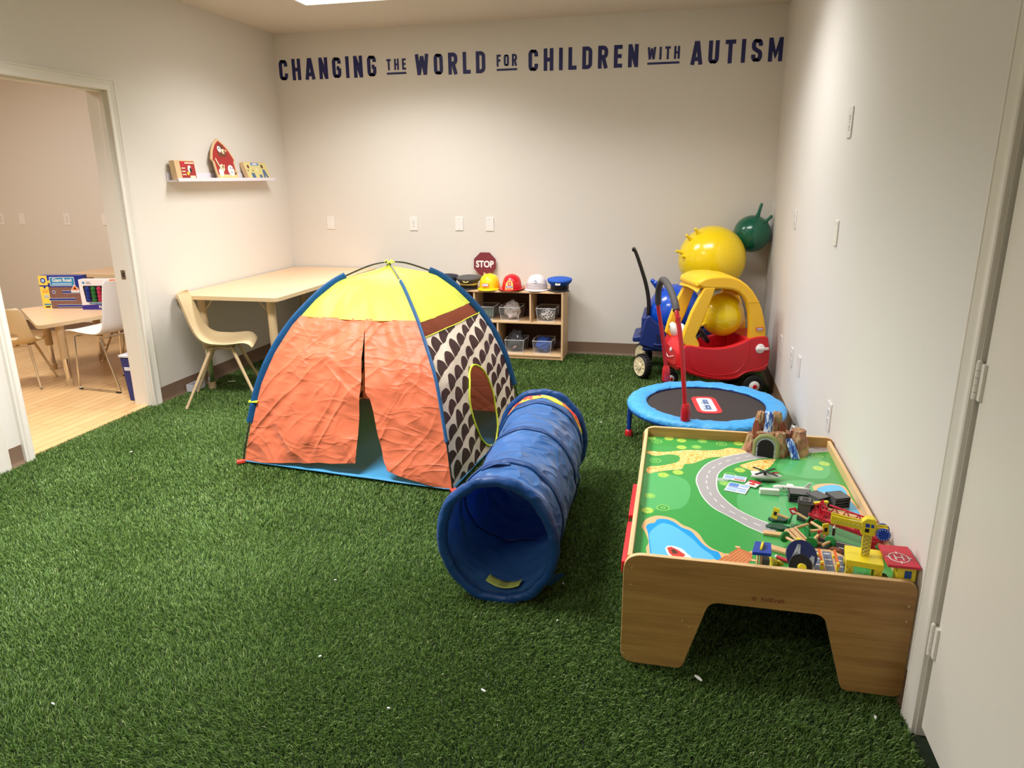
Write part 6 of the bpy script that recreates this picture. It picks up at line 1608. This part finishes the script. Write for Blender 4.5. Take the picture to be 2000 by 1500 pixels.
for cx, cy, r, mt_ in ((-.015, .232, .024, P_w), (-.012, .218, .014, P_pk), (.028, .215, .020, P_crm), (-.075, .055, .030, P_w), (.060, .070, .042, P_w), (.062, .062, .020, P_pk), (-.045, .09, .028, P_crm)): m.ball((cx, cy, .002), r, mt_, 16, 8, sz=.10, M=F)
for cx, cy in ((.052, .088), (.082, .086), (.055, .056), (-.02, .238)): m.ball((cx, cy, .006), .006, P_dk, 10, 6, sz=.2, M=F)
m.tube([F@Vector(p) for p in ((-.105, .16, .003), (-.09, .12, .003), (-.06, .07, .003))], .007, P_crm, 6)
m.text('FARM', .022, P_crm, F@T(0, .030, .0035), .0004, .0005)
o_ = obj('barn_picture', m, pb, smooth=40)
for v_ in o_.data.vertices: v_.co = t.matrix_basis.inverted() @ v_.co
for cx, cy in ((.035, .215), (-.045, .10), (.098, .058)):
    m = MB(); m.cyl((cx, cy, .002), (cx, cy, .012), .004, M_pine, 10, M=F); m.ball((cx, cy, .016), .010, M_pine, 14, 8, M=F); o_ = obj('knob', m, pb)
    for v_ in o_.data.vertices: v_.co = t.matrix_basis.inverted() @ v_.co
t = thing('puzzle_box', 'flat wooden puzzle box with yellow bear picture at the right of the ledge', 'puzzle', (XL+.08, 5.62, 1.507))
F = leanF(5.45, tilt=20, x=XL+.080)
m = MB(); m.box(0, .335, 0, .148, -.035, 0, M_pine, F); pz = obj('box', m, t, W=True, bev=.002)
m = MB(); m.box(.008, .327, .006, .142, 0, .0015, P_py, F); m.box(.10, .215, .118, .140, .0015, .0025, P_mb, F); m.box(.125, .19, .123, .135, .0025, .003, P_w, F)
for cx, cy, r, mt_ in ((.05, .108, .016, P_bn), (.05, .106, .009, P_crm), (.255, .11, .018, P_bn), (.165, .085, .015, P_crm), (.03, .075, .008, P_bn), (.10, .075, .008, P_bn)): m.ball((cx, cy, .0015), r, mt_, 14, 8, sz=.1, M=F)
for q in ([(.06, .055), (.105, .055), (.11, .015), (.06, .012)], [(.17, .04), (.205, .04), (.205, .012), (.17, .012)], [(.245, .085), (.275, .085), (.30, .012), (.275, .010), (.262, .045), (.248, .010), (.228, .012)]): m.prism(q, .0015, .0025, P_den, F)
o_ = obj('bear_picture', m, pz, smooth=0)
for v_ in o_.data.vertices: v_.co = t.matrix_basis.inverted() @ v_.co
# small grey box on the turf by the left baseboard
t = thing('plastic_tray', 'small clear grey plastic tray on the turf by the left baseboard', 'tray', (-3.455, 4.50, 0), radians(92))
M_tray = mat('grey_clear', (196, 194, 200), rough=.2)
m = MB()
for a in ((-.075, .075, -.03, .03, 0, .006), (-.075, .075, -.03, -.025, 0, .055), (-.075, .075, .025, .03, 0, .055), (-.075, -.07, -.03, .03, 0, .055), (.07, .075, -.03, .03, 0, .055)): m.box(*a, M_tray)
obj('tray_body', m, t, bev=.003)
m = MB(); m.box(-.05, .045, -.02, .02, .006, .035, P_gr); obj('insert', m, t)
t = thing('paper_scrap', 'small cream paper scrap on the turf behind the near shell chair', 'scrap', (-3.30, 4.72, 0.008), .4)
m = MB(); m.prism([(-.03, -.01), (.03, -.006), (.02, .012), (-.025, .01)], 0, .003, P_crm); obj('scrap', m, t)
# white lint bits on the turf
SPOTS = [(-1.063, 1.804, .008), (-.5, 1.759, .009), (-.752, 1.628, .006), (.133, 1.953, .014), (-.356, 2.396, .009), (-.34, 2.156, .006), (-1.222, 2.241, .005), (-2.99, 3.264, .01), (-.412, 4.298, .012), (.621, 1.886, .007), (-1.738, 1.438, .006)]
LBL = ['white lint bit on the turf left of the tunnel opening, near the front', 'white lint bit on the turf at the bottom centre of the photo', 'tiny white lint bit nearest the bottom edge of the photo', 'largest white lint scrap on the turf in front of the play table arch', 'white lint bit on the turf just right of the tunnel opening', 'tiny white lint bit between the tunnel and the play table leg', 'tiny white lint bit on the turf in front of the tent corner', 'white lint bit on the turf by the side room threshold', 'white lint bit on the turf between far tunnel end and trampoline', 'white lint bit on the turf by the right door casing', 'tiny white lint bit at the lower left of the photo']
for (x, y, r), lb in zip(SPOTS, LBL):
    m = MB()
    rnd = random.Random(int(x*1000))
    r_ = r*.8; r = r_
    pts = [(r*(.6+.5*rnd.random())*cos(2*PI*k/9)*1.5, r*(.6+.5*rnd.random())*sin(2*PI*k/9)*.5) for k in range(9)]
    m.prism(pts, 0, .004, P_w)
    o_ = obj('lint_scrap', m); o_.location = (x, y, .010); o_.rotation_euler = (rnd.random()*.5, rnd.random()*.5, rnd.random()*3); tag(o_, lb, 'scrap', 'white lint scraps on the turf')
# ================================================================= SIDE ROOM
act_table('kids_table', 'low tan kids table in the side room holding two game boxes', [(-4.49, 4.22), (-4.24, 5.02), (-4.93, 5.36), (-5.27, 4.83)], .50, [(-4.50, 4.42), (-4.35, 4.95), (-4.88, 5.18), (-5.02, 4.80)], (-4.7, 4.8, 0), braces=False)
shell_chair('tan shell chair with a hand hole, left in the side room', (-4.86, 4.36, 0), radians(118), .80, True)
c2 = shell_chair('tan shell chair tucked behind the kids table in the side room', (-4.62, 5.22, 0), radians(-110), .72, True)
act_table('kids_table', 'tan table with pale top at the back of the side room', [(-5.40, 5.50), (-4.05, 5.50), (-4.05, 6.13), (-5.40, 6.13)], .70, [(-5.28, 5.62), (-4.2, 5.62), (-4.2, 6.0), (-5.28, 6.0)], (-4.8, 5.8, 0), braces=False)
# white sled chair
M_ws = mat('white_shell', (236, 234, 236), rough=.35)
wc = thing('sled_chair', 'white plastic chair with chrome sled base in the side room', 'chair', (-4.13, 4.52, 0), radians(174))
# local +x forward (towards the table)
prof = [(-.20, .815, .17), (-.196, .79, .195), (-.185, .70, .205), (-.17, .60, .21), (-.155, .52, .212), (-.135, .465, .213), (-.09, .432, .213), (-.02, .425, .214), (.08, .432, .214), (.17, .442, .212), (.225, .438, .205), (.245, .425, .19)]
PP = smoothpts([Vector(p) for p in prof], 3); n_ = len(PP)
def wfn(u, v):
    p = PP[min(int(v*(n_-1)+1e-6), n_-1)]; k = 2*u-1; return (p.x, k*p.z, p.y+.012*abs(k)**4)
m = MB(); m.grid(wfn, 16, n_-1, M_ws); obj('shell', m, wc, smooth=180, solid=.010, sub=1)
m = MB()
for sy in (-1, 1):
    y = sy*.20
    m.tube([(-.10, sy*.16, .408), (.13, sy*.16, .418), (.15, y, .405), (.185, y, .02), (.175, y, .008), (-.20, y, .008), (-.212, y, .02), (-.10, y, .40), (-.10, sy*.10, .410)], .0065, M_chrome, 10)
    m.tube([(-.10, -.17, .405), (-.10, .17, .405)], .0065, M_chrome, 8) if sy > 0 else None
m.tube([(.14, -.18, .407), (.14, .18, .407)], .0065, M_chrome, 8)
obj('sled_frame', m, wc)
for sy in (-1, 1):
    for x in (.165, -.19):
        m = MB(); m.box(x-.018, x+.018, sy*.20-.009, sy*.20+.009, 0, .012, P_dk); obj('glide', m, wc, bev=.002)
# game boxes
M_bxb = mat('box_blue', (24, 46, 140), rough=.3); M_bxy = mat('box_yellow', (242, 212, 92), rough=.3); M_bxw = mat('box_white', (236, 230, 234), rough=.3); M_bxc = mat('box_cyan', (44, 140, 190), rough=.3); M_bxp = mat('box_purple', (46, 40, 140), rough=.3)
M_town = mat('box_town_print', (128, 92, 84), rough=.35, vary=.55, vscale=60)
bx = thing('game_box', 'blue and yellow Giant Road game box standing on the kids table', 'game box', (-4.895, 4.90, .50), radians(12))
W2, HH = .180, .270
m = MB(); m.box(-W2, W2, 0, .07, 0, HH, M_bxb); b0 = obj('box', m, bx, bev=.001)
F = frame((0, -.0004, 0), (1, 0, 0), (0, 0, 1))
m = MB(); m.box(-W2, -W2+.072, 0, HH, 0, .0006, M_bxy, F); m.ball((-W2+.036, HH-.040, .0006), .022, M_bxb, 20, 8, sz=.05, M=F); m.ball((-W2+.036, HH-.040, .0012), .014, P_pb, 16, 8, sz=.08, M=F)
m.box(-W2, -W2+.082, HH-.088, HH-.078, .0006, .0012, M_bxb, F); m.ball((-W2+.085, HH-.05, .0006), .012, M_bxy, 12, 6, sz=.05, M=F); m.ball((-W2+.040, HH-.095, .0006), .010, M_bxb, 12, 6, sz=.08, M=F)
for k in range(3): m.box(-W2+.018, -W2+.066, .150-k*.009, .153-k*.009, .0006, .001, P_or, F)
m.ball((-W2+.044, .10, .001), .022, P_lg, 14, 6, sz=.05, sy=.6, M=F); m.box(-W2+.012, -W2+.070, .028, .040, .0006, .001, M_bxc, F); m.box(-W2+.020, -W2+.060, .008, .020, .0006, .001, P_dk, F)
obj('yellow_strip', m, b0, smooth=0)
m = MB(); m.prism(rpoly([(-.09, HH-.085), (.115, HH-.085), (.115, HH-.012), (-.09, HH-.012)], .008), 0, .0008, P_w, F); m.prism(rpoly([(-.086, HH-.081), (.111, HH-.081), (.111, HH-.016), (-.086, HH-.016)], .006), .0008, .0012, M_bxc, F); m.text('Giant Road', .040, P_w, F@T(.013, HH-.038, .0016), .0006, .0009, .88); m.box(-.07, .09, HH-.074, HH-.062, .0012, .0018, P_pb, F); obj('title_panel', m, b0, smooth=0)
m = MB(); m.prism(rpoly([(-.104, .004), (.172, .004), (.172, HH-.095), (-.104, HH-.095)], [.0, .06, .02, .0], 6), 0, .0010, M_town, F)
def roadr(pts, w_, mt_, z): m.tube([F@Vector((a, b_, z)) for a, b_ in pts], w_, mt_, 6, flat=.12, up=tuple(F.to_3x3() @ Vector((0, 1, 0)))) 
for (x0, x1, z) in ((.0, .17, .135), (-.118, .10, .075), (-.06, .18, .022)):
    m.prism(rpoly([(x0, z-.011), (x1, z-.011), (x1, z+.011), (x0, z+.011)], .009), .001, .0014, P_lg, F); m.prism(rpoly([(x0, z-.007), (x1, z-.007), (x1, z+.007), (x0, z+.007)], .006), .0014, .0018, M_bxb, F)
m.ball((-.07, .135, .001), .014, P_lg, 14, 6, sz=.05, M=F); m.ball((-.07, .135, .0016), .008, M_bxb, 12, 6, sz=.05, M=F)
m.prism([(.075, .148), (.145, .148), (.11, .20)], .0018, .0024, P_w, F); m.prism([(.083, .152), (.137, .152), (.11, .191)], .0024, .0028, P_or, F); m.box(.102, .118, .158, .170, .0028, .0032, P_dk, F); m.box(.075, .145, .132, .146, .0018, .0024, P_w, F)
obj('road_picture', m, b0, smooth=0)
bx = thing('game_box', 'white window box of coloured pegs standing right of the Giant Road box', 'game box', (-4.535, 4.90, .50), radians(10))
W2, HH = .165, .245
m = MB(); m.box(-W2, W2, .002, .07, 0, HH, M_bxw); b0 = obj('box', m, bx, bev=.001)
F = frame((0, .0016, 0), (1, 0, 0), (0, 0, 1))
m = MB(); m.prism([(-W2, 0), (W2, 0), (W2, .055), (.02, .048), (-W2, .036)], 0, .0012, M_bxp, F); m.text('Pegboard', .034, P_w, F@T(.03, .022, .0018), .0006, .001, .85); m.box(-.10, .05, .048, .056, .0012, .0018, M_bxc, F); obj('title_band', m, b0, smooth=0)
m = MB(); m.prism(rpoly([(-.125, .062), (.125, .062), (.135, .195), (-.135, .195)], .01), 0, .001, P_dk, F); wn = obj('window', m, b0, smooth=0)
cols = [paint('peg_blue', (34, 58, 150)), paint('peg_green', (40, 120, 60)), paint('peg_pink', (186, 50, 92)), paint('peg_orange', (238, 96, 30)), paint('peg_yellow', (240, 200, 50))]
m = MB()
for i in range(5):
    for j in range(4):
        c_ = (-.098+i*.049, .082+j*.030); m.cyl((c_[0], c_[1], .001), (c_[0], c_[1], .010), .017, cols[i], 14, M=F); m.cyl((c_[0], c_[1], .010), (c_[0], c_[1], .018), .008, cols[i], 10, M=F)
o_ = obj('pegs', m, wn, smooth=40); o_['kind'] = 'stuff'
m = MB(); m.text('Learning', .010, P_gr, F@T(-.085, .225, .0006), .0003, .0002); m.text('Resources', .010, P_gr, F@T(-.082, .213, .0006), .0003, .0002); m.cyl((-.125, .219, 0), (-.125, .219, .0008), .010, M_bxc, 16, M=F); m.text('2+', .018, P_dk, F@T(.07, .218, .0006), .0003, .0004); m.box(.095, W2, .20, HH, 0, .0012, P_or, F); obj('small_print', m, b0, smooth=0)
# blue bin
sb = thing('storage_tub', 'tall dark blue bin with a clear lid just inside the side room doorway', 'bin', (-3.698, 4.275, 0), 0)
M_sb = mat('tub_blue', (28, 44, 118), rough=.35); M_lid = mat('tub_lid', (214, 218, 230), rough=.2)
m = MB(); m.add([(-.044, -.12, 0), (.040, -.12, 0), (.040, .12, 0), (-.044, .12, 0), (-.062, -.135, .32), (.048, -.135, .32), (.048, .135, .32), (-.062, .135, .32)], [(3, 2, 1, 0), (0, 1, 5, 4), (1, 2, 6, 5), (2, 3, 7, 6), (3, 0, 4, 7), (4, 5, 6, 7)], M_sb); obj('tub_body', m, sb, bev=.006)
m = MB(); m.box(-.068, .052, -.142, .142, .32, .338, M_lid); obj('lid', m, sb, bev=.005)
m = MB(); m.box(-.040, .035, -.134, -.124, .225, .250, M_lid); obj('label_plate', m, sb, bev=.002)
# ================================================================= ARTIFICIAL GRASS
def grass():
    m = bpy.data.materials.new('grass_blades'); m.use_nodes = True; nt = m.node_tree; N = nt.nodes.new; L = nt.links.new; b = nt.nodes['Principled BSDF']
    at = N('ShaderNodeAttribute'); at.attribute_name = 'tone'
    cr = N('ShaderNodeValToRGB'); e = cr.color_ramp.elements; e[0].position = 0; e[0].color = lin((38, 60, 28)); e[1].position = 1; e[1].color = lin((188, 200, 140))
    x = e.new(.45); x.color = lin((96, 130, 58)); y = e.new(.85); y.color = lin((138, 166, 92))
    L(at.outputs['Fac'], cr.inputs[0]); L(cr.outputs[0], b.inputs['Base Color']); b.inputs['Roughness'].default_value = .45; b.inputs['Specular IOR Level'].default_value = .35
    tl = N('ShaderNodeBsdfTranslucent'); L(cr.outputs[0], tl.inputs[0]); mx = N('ShaderNodeMixShader'); mx.inputs[0].default_value = .15
    L(b.outputs[0], mx.inputs[1]); L(tl.outputs[0], mx.inputs[2]); L(mx.outputs[0], nt.nodes['Material Output'].inputs[0])
    rng = np.random.default_rng(3)
    dens = [(YB+.4, .9, 9000, 1.2), (.9, 2.6, 64000, .9), (2.6, 4.2, 42000, 1.1), (4.2, D, 26000, 1.35)]
    PX, PY, S = [], [], []
    for y0, y1, dn, sc in dens:
        n = int((XR-XL)*(y1-y0)*dn); PX.append(rng.uniform(XL+.016, XR-.016, n)); PY.append(rng.uniform(y0, y1, n)); S.append(np.full(n, sc))
    # turf runs a little way into the doorway
    n = int(.06*.96*34000); PX.append(rng.uniform(XL-.035, XL+.016, n)); PY.append(rng.uniform(OY0+.002, OY1-.002, n)); S.append(np.full(n, 1.15))
    px, py, sc = map(np.concatenate, (PX, PY, S)); n = len(px)
    h = rng.uniform(.014, .024, n); wd = rng.uniform(.0009, .0015, n)*sc
    an = rng.uniform(0, 2*PI, n); ln = rng.uniform(.2, 1.05, n)
    # nap direction drifts over the carpet
    nx = .14*np.sin(px*1.7+py*.8)+.12*np.sin(px*7.3+py*5.1)-.05; ny = -.12+.12*np.cos(py*1.3-px*2)+.12*np.sin(py*8.7-px*4.3)
    dx = ln*np.cos(an)*.8+nx; dy = ln*np.sin(an)*.8+ny
    zb = -.014
    bx, by = -np.sin(an+.6), np.cos(an+.6)
    v = np.empty((n, 5, 3), np.float32)
    mid = .55
    v[:, 0] = np.stack([px-bx*wd, py-by*wd, np.full(n, zb)], 1); v[:, 1] = np.stack([px+bx*wd, py+by*wd, np.full(n, zb)], 1)
    mx_, my_, mz = px+dx*h*.32, py+dy*h*.32, zb+h*.66
    v[:, 2] = np.stack([mx_+bx*wd*.9, my_+by*wd*.9, mz], 1); v[:, 3] = np.stack([mx_-bx*wd*.9, my_-by*wd*.9, mz], 1)
    v[:, 4] = np.stack([px+dx*h, py+dy*h, zb+h*np.clip(1.08-.25*ln, .7, 1.1)], 1)
    me = bpy.data.meshes.new('artificial_grass')
    me.vertices.add(n*5); me.vertices.foreach_set('co', v.ravel())
    base = (np.arange(n)*5)[:, None]
    loops = np.concatenate([base+np.array([[0, 1, 2, 3]]), base+np.array([[3, 2, 4]])], 1).ravel().astype(np.int32)
    me.loops.add(len(loops)); me.loops.foreach_set('vertex_index', loops)
    me.polygons.add(n*2)
    st = (np.arange(n)*7)[:, None]+np.array([[0, 4]]); me.polygons.foreach_set('loop_start', st.ravel().astype(np.int32))
    me.polygons.foreach_set('loop_total', np.tile([4, 3], n).astype(np.int32))
    a = me.attributes.new('tone', 'FLOAT', 'POINT')
    tone = np.clip(rng.normal(.42, .20, n), 0, 1); tone[rng.random(n) < .015] = 1.0
    a.data.foreach_set('value', np.repeat(tone, 5).astype(np.float32))
    me.update(); me.validate(); me.materials.append(m)
    o = bpy.data.objects.new('artificial_grass', me); COL.objects.link(o)
    tag(o, 'green artificial grass covering the play room floor', 'grass', kind='stuff')
grass()
